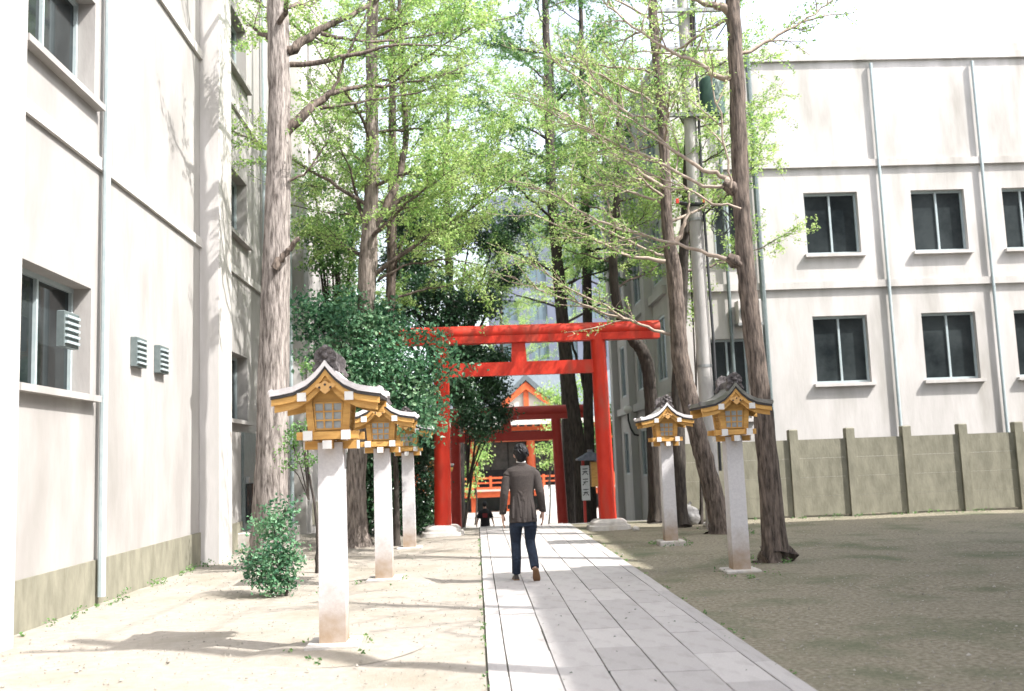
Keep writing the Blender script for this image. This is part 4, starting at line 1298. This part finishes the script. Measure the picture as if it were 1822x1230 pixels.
evergreen('shrub', 'green bush between the right torii pillar and the grey building', (1095, 915), 36,
          [(1095, 760, 36, 0.35, 0.6), (1100, 720, 36, 0.3, 0.4), (1070, 790, 37, 0.4, 0.5), (1045, 770, 38, 0.4, 0.5), (1030, 800, 38, 0.4, 0.5)], 2200, 0.12, 'leaf_mid', 41, 0.06, 0.15, 10, 'bush', -1.5)
evergreen('young_tree', 'fresh green shoots on the wall side of the leaning trunk', (1245, 900), 21.6,
          [(1232, 555, 21.6, 0.3, 0.3), (1242, 520, 21.6, 0.25, 0.3), (1228, 480, 21.6, 0.2, 0.3), (1222, 300, 21.6, 0.4, 0.5)], 1500, 0.07, 'leaf_spring', 42, 0.04, 0.12, 8, 'tree')

# ------------------------------------------------------------------ utility pole, fence, odds and ends
pole_x = 4.96
up = thing('utility_pole', 'round concrete utility pole with cables in front of the sunlit wall', 'utility pole', (pole_x, 20.3, 0))
MB().tube([(0, 0, -0.1), (0, 0, 4), (0, 0, 8), (0, 0, 12.5)], [0.17, 0.155, 0.14, 0.12], 20).build('shaft', 'concrete_pole', up, 40)
for z in (3.4, 6.6, 8.9):
    MB().lathe([(0.165, z), (0.165, z + 0.06)], 18).build('steel_band', 'steel', up)
for i, (dx, dy) in enumerate(((0.19, -0.06), (0.215, 0.0), (0.18, -0.12), (0.16, -0.16))):
    MB().tube([(dx, dy, 1.2 + 0.5 * i), (dx + 0.02, dy, 4), (dx - 0.02, dy, 7), (dx, dy, 9.5), (dx + 0.05, dy, 12.4)], 0.016 if i else 0.03, 6).build('cable', 'cable_black', up)
for z, L in ((8.9, 1.2), (10.4, 1.6), (11.3, 1.6)):
    arm = MB().box(-L / 2, L / 2, -0.24, -0.16, z, z + 0.08).build('cross_arm', 'steel', up)
    for x in (-L / 2 + 0.1, -0.25, 0.25, L / 2 - 0.1):
        MB().lathe([(0.02, z + 0.08), (0.05, z + 0.1), (0.03, z + 0.14), (0.05, z + 0.18), (0.02, z + 0.22)], 10, x, -0.2).build('insulator', 'white_paint', arm)
MB().lathe([(0.2, 8.9), (0.27, 8.95), (0.27, 9.75), (0.22, 9.82), (0.05, 9.86)], 18, 0.52, -0.02).build('transformer', 'transformer_green', up, 40)
MB().box(0.13, 0.3, -0.05, 0.03, 9.0, 9.1).build('bracket', 'steel', up)
rp = MB()
for k in range(5):
    a = np.linspace(0, 2 * PI, 25)
    rad = 0.14 + 0.035 * k
    rp.tube([(0.5 + rad * math.cos(q + k) * 0.8 + 0.03 * math.sin(3 * q + k), -0.1 - 0.025 * k, 6.5 + rad * math.sin(q + k) * (1.0 + 0.15 * (k % 2)) + 0.03 * math.cos(2 * q + k)) for q in a], 0.009, 5)
rp.tube([(0.14, -0.05, 6.9), (0.3, -0.08, 6.85), (0.5, -0.1, 6.8)], 0.014, 5)
rp.build('cable_coil', 'cable_black', up)
cj = MB().tube([(-0.35, -0.1, 7.0), (-0.2, -0.15, 6.95), (0.2, -0.15, 6.95)], 0.05, 8).build('cable_joint', 'cable_black', up)
for x in (-0.42, 0.16):
    MB().box(x - 0.03, x + 0.03, -0.2, -0.14, 6.97, 7.07).build('red_clamp', 'vermilion', cj)

up2 = thing('utility_pole', 'next utility pole of the row, beside the path and nearer the viewer', 'utility pole', (pole_x, 5.1, 0))
MB().tube([(0, 0, -0.1), (0, 0, 4), (0, 0, 8), (0, 0, 12.0)], [0.15, 0.135, 0.12, 0.10], 20).build('shaft', 'concrete_pole', up2, 40)
arm = MB().box(-0.8, 0.8, -0.24, -0.16, 11.2, 11.28).build('cross_arm', 'steel', up2)
for x in (-0.7, 0.7):
    MB().lathe([(0.02, 11.28), (0.05, 11.3), (0.03, 11.34), (0.05, 11.38), (0.02, 11.42)], 10, x, -0.2).build('insulator', 'white_paint', arm)
for i, (a, b, sag, z0, z1, lab) in enumerate((((4.7, 20.1), (4.7, 4.9), 0.35, 11.55, 11.42, 'upper black cable running from one utility pole to the next'),
                                              ((4.96, 20.1), (-4.4, 33.8), 0.5, 9.05, 9.4, 'black cable crossing from the utility pole to the pale left building'),
                                              ((5.6, 20.1), (5.66, 4.9), 0.35, 10.65, 11.42, 'lower black cable running from one utility pole to the next'))):
    pts = []
    for k in range(25):
        s = k / 24
        pts.append((a[0] + (b[0] - a[0]) * s, a[1] + (b[1] - a[1]) * s, z0 + (z1 - z0) * s - sag * 4 * s * (1 - s)))
    tag(MB().tube(pts, 0.014, 6).build('overhead_cable', 'cable_black'), lab, 'cable', 'overhead cables')

fe = thing('concrete_fence', 'weathered olive-grey concrete post fence behind the right lanterns', 'fence', (4.75, 22.4, 0))
for k in range(9):
    x = k * 1.35
    MB().box(x - 0.1, x + 0.1, -0.1, 0.1, -0.05, 2.05, 0.02).build('post', 'fence_olive', fe)
    if k < 8:
        for j in range(4):
            MB().box(x + 0.105, x + 1.245, -0.03, 0.03, 0.05 + j * 0.44, 0.486 + j * 0.44).build('panel', 'fence_olive', fe)


def lumpy(name, label, loc, s, m, seed, cat):
    g = np.random.default_rng(seed)
    bm = bmesh.new()
    bmesh.ops.create_icosphere(bm, subdivisions=3, radius=1)
    ph = g.uniform(0, 6, 12)
    for v in bm.verts:
        c = v.co.copy()
        n = 1 + 0.14 * math.sin(4 * c.x + ph[0]) * math.cos(5 * c.y + ph[1]) + 0.1 * math.sin(9 * c.z + ph[2] + 4 * c.x) + 0.05 * math.sin(17 * c.y + ph[3])
        v.co = Vector((c.x * s[0] * n, c.y * s[1] * n, max(0.0, (c.z * n + 0.75)) * s[2]))
    me = bpy.data.meshes.new(name)
    bm.to_mesh(me)
    bm.free()
    me.materials.append(MATS[m])
    me.polygons.foreach_set('use_smooth', [True] * len(me.polygons))
    return tag(link(name, me, None, loc), label, cat)


bag = lumpy('rubbish_bag', 'crumpled grey sack at the foot of the fence by the leaning trunk', (4.75, 21.7, -0.01), (0.26, 0.2, 0.24), 'tarp_grey', 4, 'bag')
MB().tube([(0, 0, 0.4), (0.02, 0, 0.47), (0.05, 0.01, 0.5)], [0.05, 0.03, 0.045], 8).build('tied_neck', 'tarp_grey', bag)
for i, (x, y, s, lab) in enumerate(((4.95, 20.9, 0.07, 'small pale stone beside the grey sack'), (5.0, 20.2, 0.045, 'smaller pale stone in front of the grey sack'), (3.35, 20.6, 0.06, 'pale stone on brown earth behind the whole right lantern'))):
    lumpy('stone', lab, (x, y, -0.01), (s * 1.3, s, s), 'plinth_stone', 10 + i, 'stone')

# loose gravel on both earth strips
g = np.random.default_rng(76)
n = 9000
gx = np.where(g.random(n) < 0.62, g.uniform(2.3, 11, n), g.uniform(-4.6, -0.02, n))
gy = 4.5 + 18.5 * g.random(n) ** 1.3
rad = g.uniform(0.004, 0.013, n) * np.where(g.random(n) < 0.05, 1.9, 1.0)
octv = np.array([(1, 0, 0), (-1, 0, 0), (0, 1, 0), (0, -1, 0), (0, 0, 0.7), (0, 0, -0.4)])
octf = np.array([(0, 2, 4), (2, 1, 4), (1, 3, 4), (3, 0, 4), (2, 0, 5), (1, 2, 5), (3, 1, 5), (0, 3, 5)])
vv = (octv[None] * (1 + g.normal(0, 0.2, (n, 6, 3)))) * rad[:, None, None] + np.stack([gx, gy, np.full(n, 0.012)], 1)[:, None, :]
ff = (octf[None] + (np.arange(n) * 6)[:, None, None]).reshape(-1, 3)
gr = link('gravel', numpy_mesh('gravel', vv.reshape(-1, 3), ff, 'gravel', False))
gr['kind'] = 'stuff'
gr['label'] = 'loose grit and small pebbles on the earth beside the path'
# fallen leaves on the slabs and the earth
n = 200
g = np.random.default_rng(77)
x = np.where(g.random(n) < 0.45, g.uniform(0.1, 2.2, n), g.uniform(-4, 6, n))
y = g.uniform(5, 21, n)
z = np.where((x > 0.04) & (x < 2.2), 0.031, 0.022)
nn = g.normal(0, 0.2, (n, 3)) + np.array([0, 0, 1.0])
lit = link('fallen_leaves', leaves_mesh('fallen_leaves', np.stack([x, y, z], 1), nn, g.uniform(0.015, 0.035, n), 'leaf_dark'))
lit['kind'] = 'stuff'
lit['label'] = 'small fallen leaves scattered over path and earth'
# weeds along the path edge
g = np.random.default_rng(78)
cs, ns, ss = [], [], []
for k in range(60):
    yy = g.uniform(5.5, 20)
    xx = 0.02 if g.random() < 0.7 else 2.23
    for q in range(6):
        cs.append((xx + g.normal(0, 0.015), yy + g.normal(0, 0.02), 0.02 + g.uniform(0, 0.025)))
        ns.append(g.normal(0, 1, 3))
        ss.append(g.uniform(0.015, 0.035))
for k in range(230):                           # tufts at wall feet, trunks and lantern posts
    q = g.random()
    if q < 0.4:
        bx_, by_ = -4.68 + abs(g.normal(0, 0.08)), g.uniform(8, 23)
    elif q < 0.6:
        bx_, by_ = g.uniform(4.8, 12), 22.2 - abs(g.normal(0, 0.1))
    else:
        c0 = ((-3.3, 16.0), (-2.45, 19.6), (5.0, 19.0), (4.1, 14.0), (3.44, 17.2), (3.45, 12.6), (-1.29, 8.6), (-1.28, 13.2), (4.9, 20.1), (-2.3, 12.6))[int(g.integers(0, 10))]
        a_ = g.uniform(0, 6.28)
        bx_, by_ = c0[0] + 0.36 * math.cos(a_) + g.normal(0, 0.05), c0[1] + 0.36 * math.sin(a_) + g.normal(0, 0.05)
    hh = g.uniform(0.03, 0.11)
    for q2 in range(9):
        cs.append((bx_ + g.normal(0, hh * 0.4), by_ + g.normal(0, hh * 0.4), g.uniform(0.0, hh)))
        ns.append(g.normal(0, 1, 3))
        ss.append(g.uniform(0.02, 0.05))
wd = link('weeds', leaves_mesh('weeds', cs, ns, ss, 'leaf_mid'))
wd['kind'] = 'stuff'
wd['label'] = 'tiny weeds along the edges of the stone path'


# ------------------------------------------------------------------ people
def ell(c, rx, ry, n=20, tilt=0.0, q=0.85):
    out = []
    for i in range(n):
        a = 2 * PI * i / n
        ca, sa = math.cos(a), math.sin(a)
        out.append((c[0] + rx * math.copysign(abs(ca) ** q, ca), c[1] + ry * math.copysign(abs(sa) ** q, sa), c[2] + tilt * sa))
    return out


def ball(mb, c, r, n=14, m=9):
    rx, ry, rz = r if hasattr(r, '__len__') else (r, r, r)
    rings = []
    for k in range(m + 1):
        a = -PI / 2 + PI * (k + 0.0) / m
        rr = max(0.02, math.cos(a))
        rings.append([(c[0] + rx * rr * math.cos(2 * PI * i / n), c[1] + ry * rr * math.sin(2 * PI * i / n), c[2] + rz * math.sin(a)) for i in range(n)])
    mb.loft(rings)


def hand(mb, wrist, side, s=1.0):
    """relaxed hand hanging down, palm to the thigh, fingers curling forward (+y)"""
    w = np.array(wrist)
    palm = [w + np.array([0, 0, 0.015]), w + np.array([0, 0.005, -0.045]) * s, w + np.array([0, 0.012, -0.09]) * s]
    mb.loft([ell(palm[0], 0.02 * s, 0.027 * s, 12), ell(palm[1], 0.018 * s, 0.041 * s, 12), ell(palm[2], 0.016 * s, 0.043 * s, 12)])
    for k, (dy, L) in enumerate(((0.036, 0.072), (0.014, 0.082), (-0.008, 0.076), (-0.029, 0.06))):
        a = palm[2] + np.array([0, dy, 0.006]) * s
        pts = [a, a + np.array([-side * 0.003, 0.006, -0.5 * L]) * s, a + np.array([-side * 0.014, 0.016, -0.85 * L]) * s, a + np.array([-side * 0.026, 0.024, -1.08 * L]) * s]
        mb.tube(pts, [0.0098 * s, 0.0094 * s, 0.0085 * s, 0.0065 * s], 8)
    a = palm[0] + np.array([-side * 0.006, 0.022, -0.02]) * s
    pts = [a, a + np.array([-side * 0.014, 0.026, -0.03]) * s, a + np.array([-side * 0.022, 0.036, -0.058]) * s, a + np.array([-side * 0.026, 0.04, -0.08]) * s]
    mb.tube(pts, [0.015 * s, 0.012 * s, 0.0105 * s, 0.008 * s], 8)


def limb_tube(mb, pts, rad, n=16, sub=5):
    p = np.array(pts, float)
    T_ = Tree(0)
    q, r_ = T_.spline(p, rad, sub)
    mb.tube(q, r_, n)
    return q


# the man in the brown jacket, walking away
man = thing('person', 'person in brown tweed jacket and dark blue jeans walking away along the path', 'person', (0.60, 12.85, 0.026), R(2))
EL, WL = (-0.240, -0.045, 1.13), (-0.262, 0.035, 0.885)
ER, WR = (0.234, -0.05, 1.14), (0.266, 0.02, 0.90)
KL, AL = (-0.100, 0.085, 0.49), (-0.108, 0.085, 0.10)
KR, AR = (0.088, 0.05, 0.50), (0.112, -0.25, 0.165)
b = MB()
ball(b, (0, 0.025, 1.645), (0.076, 0.094, 0.112))
ball(b, (0, 0.06, 1.59), (0.056, 0.062, 0.07))
ball(b, (0, 0.122, 1.625), (0.014, 0.02, 0.022), 8, 6)          # nose
for s in (-1, 1):
    ball(b, (s * 0.082, 0.015, 1.632), (0.014, 0.024, 0.034), 10, 7)   # ears
    ball(b, (s * 0.03, 0.103, 1.652), (0.012, 0.01, 0.008), 8, 5)
b.tube([(0, 0.0, 1.46), (0, 0.0, 1.53), (0, 0.012, 1.6)], [0.066, 0.058, 0.058], 16)
b.loft([ell((0, 0, 0.86), 0.15, 0.1), ell((0, 0, 1.1), 0.135, 0.09), ell((0, 0, 1.3), 0.165, 0.1), ell((0, 0, 1.42), 0.16, 0.085), ell((0, 0, 1.49), 0.07, 0.06)])
for s, E_, W_ in ((-1, EL, WL), (1, ER, WR)):
    limb_tube(b, [(s * 0.165, 0, 1.41), E_, W_, (W_[0], W_[1] + 0.005, W_[2] - 0.03)], [0.05, 0.04, 0.029, 0.024])
    hand(b, (W_[0], W_[1] + 0.006, W_[2] - 0.035), s, 1.02)
for s, K_, A_ in ((-1, KL, AL), (1, KR, AR)):
    limb_tube(b, [(s * 0.085, 0, 0.88), K_, A_], [0.075, 0.05, 0.035])
body = link('body', voxel_mesh('body', b, 0.0065, 'skin', 2), man)
# face details
fm = MB()
for s in (-1, 1):
    ball(fm, (s * 0.031, 0.112, 1.652), (0.011, 0.006, 0.006), 8, 5)
    fm.tube([(s * 0.015, 0.121, 1.676), (s * 0.032, 0.119, 1.681), (s * 0.05, 0.108, 1.676)], 0.004, 5)
fm.build('eyes', 'hair_black', body, 60)
fm = MB().tube([(-0.022, 0.118, 1.578), (0, 0.124, 1.579), (0.022, 0.118, 1.578)], [0.003, 0.006, 0.003], 6).build('mouth', 'print_red', body)
# hair: cap plus locks
h = MB()
ball(h, (0, 0.0, 1.675), (0.092, 0.106, 0.108), 20, 12)
ball(h, (0, -0.045, 1.64), (0.082, 0.062, 0.098), 18, 10)
ball(h, (0, -0.035, 1.575), (0.060, 0.045, 0.05), 14, 8)
g = np.random.default_rng(5)
for k in range(150):
    a = g.uniform(0, 2 * PI)
    e = g.uniform(-0.15, 1.5)
    d = np.array([math.cos(a) * math.cos(e), math.sin(a) * math.cos(e), math.sin(e)])
    if d[1] > 0.35 and d[2] < 0.5:
        continue
    c = np.array([0, -0.008, 1.67]) + d * np.array([0.086, 0.100, 0.103])
    t1 = unit(np.cross(d, np.array([0, 0, 1.0])) * g.normal(0, 0.7) + np.array([0, 0, -1.0]) + np.array([0.35, -0.2, 0]))
    h.tube([c - t1 * 0.02, c + d * 0.010, c + t1 * 0.035 + d * 0.008, c + t1 * 0.062 - d * 0.002], [0.008, 0.011, 0.008, 0.003], 6)
link('hair', voxel_mesh('hair', h, 0.0062, 'hair_black', 1), man)
# jacket
j = MB()
secs = [(0.755, 0.185, 0.130, 0.0), (0.80, 0.183, 0.132, 0.0), (0.92, 0.176, 0.130, 0.0), (1.04, 0.162, 0.118, 0.0), (1.14, 0.158, 0.115, 0.002), (1.26, 0.168, 0.122, 0.0), (1.36, 0.182, 0.122, -0.004),
        (1.425, 0.204, 0.106, -0.004), (1.458, 0.192, 0.09, 0.0), (1.488, 0.128, 0.078, 0.004), (1.515, 0.08, 0.07, 0.01)]
rings = []
for z, rx, ry, cy in secs:
    ring = ell((0, cy, z), rx, ry, 40, q=0.9)
    if z < 1.05:                               # soft folds in the skirt
        k = (1.05 - z) / 0.3
        ring = [(x * (1 + 0.035 * k * math.sin(9 * math.atan2(y, x) + 0.7)), y * (1 + 0.07 * k * math.sin(11 * math.atan2(y, x))), zz + 0.006 * math.sin(5 * math.atan2(y, x))) for x, y, zz in ring]
    rings.append(ring)
j.loft(rings)
for s, E_, W_ in ((-1, EL, WL), (1, ER, WR)):
    q = limb_tube(j, [(s * 0.150, -0.004, 1.412), (s * 0.190, -0.018, 1.365), ((s * 0.192 + E_[0]) / 2, -0.034, 1.25), E_, ((E_[0] + W_[0]) / 2, (E_[1] + W_[1]) / 2, (E_[2] + W_[2]) / 2), W_, (W_[0], W_[1] + 0.004, W_[2] - 0.02)],
                  [0.048, 0.061, 0.059, 0.055, 0.051, 0.047, 0.047], 18)
    for k, (ii, tw, rr) in enumerate(((8, 0.03, 0.012), (12, -0.022, 0.014), (15, 0.028, 0.013), (19, -0.03, 0.011), (24, 0.02, 0.012))):   # slanting creases
        c = q[min(ii, len(q) - 2)]
        j.tube([c + np.array([-0.05, -0.022, tw]), c + np.array([0.0, -0.05, 0.0]), c + np.array([0.05, -0.022, -tw])], [0.004, rr, 0.005], 6)
for dx, dz, L, tx, rr in ((-0.065, 0.98, 0.30, 0.02, 0.017), (0.035, 0.95, 0.28, -0.012, 0.016), (0.105, 0.93, 0.26, 0.018, 0.018), (-0.125, 0.95, 0.28, -0.012, 0.018), (-0.02, 0.9, 0.2, 0.01, 0.013),
                          (-0.135, 1.28, 0.16, 0.035, 0.017), (0.135, 1.29, 0.15, -0.035, 0.017), (-0.1, 1.13, 0.2, 0.08, 0.02), (0.1, 1.15, 0.2, -0.08, 0.02), (-0.15, 1.38, 0.14, 0.03, 0.012), (0.15, 1.38, 0.14, -0.03, 0.012), (0.075, 0.86, 0.16, -0.01, 0.014)):
    yy = -0.124 * math.sqrt(max(0.1, 1 - (dx / 0.19) ** 2))
    j.tube([(dx, yy + 0.012, dz + L / 2), (dx + tx, yy + 0.002, dz), (dx + tx * 1.5, yy - 0.004, dz - L / 2)], [0.006, rr, rr * 0.8], 8)
jk = link('jacket', voxel_mesh('jacket', j, 0.007, 'tweed', 1), man)
cl = MB()
cl.loft([ell((0, 0.004, 1.488), 0.088, 0.078, 24), ell((0, -0.002, 1.525), 0.074, 0.073, 24), ell((0, -0.002, 1.536), 0.068, 0.068, 24)], False)
cl.build('collar', 'tweed', jk, 60)
MB().loft([ell((0, 0.0, 1.50), 0.067, 0.067, 24), ell((0, 0.0, 1.555), 0.063, 0.064, 24)], False).build('shirt_collar', 'shirt_white', man, 60)
for sx in (-1, 1):
    MB().bar((sx * 0.178, -0.055, 0.965), (sx * 0.190, 0.04, 0.955), 0.012, 0.05).build('pocket_flap', 'tweed', jk)
    MB().tube([(sx * 0.03, -0.004, 0.0), (sx * 0.03, -0.004, 0.004)], 0.001, 4)
# trousers
tr = MB()
tr.loft([ell((0, 0.0, 0.70), 0.16, 0.105, 24), ell((0, 0, 0.80), 0.178, 0.118, 24), ell((0, 0, 0.95), 0.168, 0.112, 24)])
ql = limb_tube(tr, [(-0.088, 0, 0.84), (-0.097, 0.03, 0.68), KL, (-0.103, 0.035, 0.29), (AL[0], AL[1], 0.085)], [0.098, 0.088, 0.068, 0.063, 0.058], 18)
qr = limb_tube(tr, [(0.088, 0, 0.84), (0.096, 0.03, 0.68), KR, (0.104, -0.10, 0.33), (AR[0], AR[1] + 0.012, AR[2] + 0.012)], [0.098, 0.088, 0.068, 0.062, 0.057], 18)
g = np.random.default_rng(9)
for q in (ql, qr):
    for k in list(range(2, len(q) - 1, 1)):
        c = q[k] + g.normal(0, 0.008, 3)
        w_ = 0.05 if k > 6 else 0.07
        tl = g.uniform(-0.025, 0.025)
        tr.tube([c + np.array([-w_, -0.03, tl]), c + np.array([0, -w_ - 0.006, 0]), c + np.array([w_, -0.03, -tl])], [0.006, 0.010, 0.006], 6)
link('trousers', voxel_mesh('trousers', tr, 0.0085, 'denim', 2), man)


def shoe(root, ankle, toe_dir, heel, nm='shoe'):
    """shoe from heel to toe; toe_dir is a unit vector in the yz plane"""
    a = np.array(heel)
    d = unit(np.array(toe_dir))
    up_ = unit(np.cross(np.array([1.0, 0, 0]), d))
    prof = [(0.0, 0.030, 0.060), (0.03, 0.036, 0.075), (0.08, 0.036, 0.078), (0.13, 0.041, 0.062), (0.19, 0.046, 0.046), (0.24, 0.040, 0.036), (0.275, 0.022, 0.022)]
    rings, soles = [], []
    for s, wd_, ht in prof:
        c = a + d * s
        rings.append([tuple(c + np.array([1.0, 0, 0]) * wd_ * math.cos(t) + up_ * (0.012 + max(0.0, math.sin(t)) * ht + min(0.0, math.sin(t)) * 0.0)) for t in [2 * PI * i / 16 for i in range(16)]])
        soles.append([tuple(c + np.array([1.0, 0, 0]) * (wd_ + 0.004) * sx + up_ * z) for sx, z in ((-1, 0.0), (1, 0.0), (1, 0.0125), (-1, 0.0125))])
    o = MB().loft(rings).build(nm, 'shoe_dark', root, 50)
    MB().loft(soles).build('sole', 'sole_brown', o)
    return o


shoe(man, AL, (0.0, 1.0, 0.0), (AL[0], AL[1] - 0.055, 0.0))
th = unit(np.array([0.10, 0.66, -0.62]))
shoe(man, AR, th, (AR[0] + 0.004, AR[1] - 0.035, AR[2] + 0.005))

# the far figure in black on the lower court
kid = thing('person', 'far person in black clothes with a red print on the back, beyond the steps', 'person', (0.27, 35.0, -1.5), 0)
b = MB()
ball(b, (0, 0.01, 1.50), (0.075, 0.09, 0.105))
b.tube([(0, 0, 1.3), (0, 0, 1.42)], [0.055, 0.052], 12)
b.loft([ell((0, 0, 0.8), 0.14, 0.1), ell((0, 0, 1.05), 0.13, 0.09), ell((0, 0, 1.25), 0.16, 0.1), ell((0, 0, 1.36), 0.06, 0.05)])
for s in (-1, 1):
    limb_tube(b, [(s * 0.16, 0, 1.26), (s * 0.25, -0.02, 1.02), (s * 0.31, 0.04, 0.80)], [0.045, 0.036, 0.026])
    hand(b, (s * 0.315, 0.045, 0.79), s, 0.95)
    limb_tube(b, [(s * 0.08, 0, 0.82), (s * 0.085, 0.02, 0.45), (s * 0.085, 0, 0.06)], [0.08, 0.05, 0.035])
    b.loft([ell((s * 0.085, 0.04, 0.0), 0.042, 0.12, 12), ell((s * 0.085, 0.03, 0.07), 0.035, 0.07, 12)])
kb = link('body', voxel_mesh('body_far', b, 0.009, 'skin', 2), kid)
h = MB()
ball(h, (0, -0.008, 1.52), (0.086, 0.1, 0.105), 16, 10)
link('hair', voxel_mesh('hair_far', h, 0.01, 'cloth_black', 1), kid)
j = MB()
j.loft([ell((0, 0, 0.72), 0.18, 0.125, 24), ell((0, 0, 1.0), 0.165, 0.115, 24), ell((0, 0, 1.22), 0.185, 0.12, 24), ell((0, 0, 1.32), 0.13, 0.085, 24), ell((0, 0, 1.37), 0.07, 0.06, 24)])
for s in (-1, 1):
    limb_tube(j, [(s * 0.14, 0, 1.27), (s * 0.2, -0.01, 1.17), (s * 0.25, -0.02, 1.03)], [0.06, 0.068, 0.066])
ks = link('shirt', voxel_mesh('shirt_far', j, 0.012, 'cloth_black', 2), kid)
MB().add([(-0.09, -0.128, 1.2), (0.09, -0.128, 1.2), (0.08, -0.128, 1.05), (-0.08, -0.128, 1.05), (-0.09, -0.123, 1.2), (0.09, -0.123, 1.2), (0.08, -0.123, 1.05), (-0.08, -0.123, 1.05)],
         [(0, 1, 2, 3), (4, 7, 6, 5), (0, 4, 5, 1), (1, 5, 6, 2), (2, 6, 7, 3), (3, 7, 4, 0)]).build('print', 'print_red', ks)
t = MB()
t.loft([ell((0, 0, 0.7), 0.155, 0.11, 20), ell((0, 0, 0.9), 0.16, 0.11, 20)])
for s in (-1, 1):
    limb_tube(t, [(s * 0.08, 0, 0.82), (s * 0.088, 0.02, 0.45), (s * 0.088, 0, 0.06)], [0.09, 0.072, 0.066])
link('trousers', voxel_mesh('trousers_far', t, 0.012, 'cloth_black', 2), kid)

# print('LEAVES', sum(len(o.data.polygons) for o in bpy.data.objects if o.type == 'MESH' and o.name.startswith('crown')), 'WOOD', sum(len(o.data.polygons) for o in bpy.data.objects if o.type == 'MESH' and o.name.startswith('branches')))
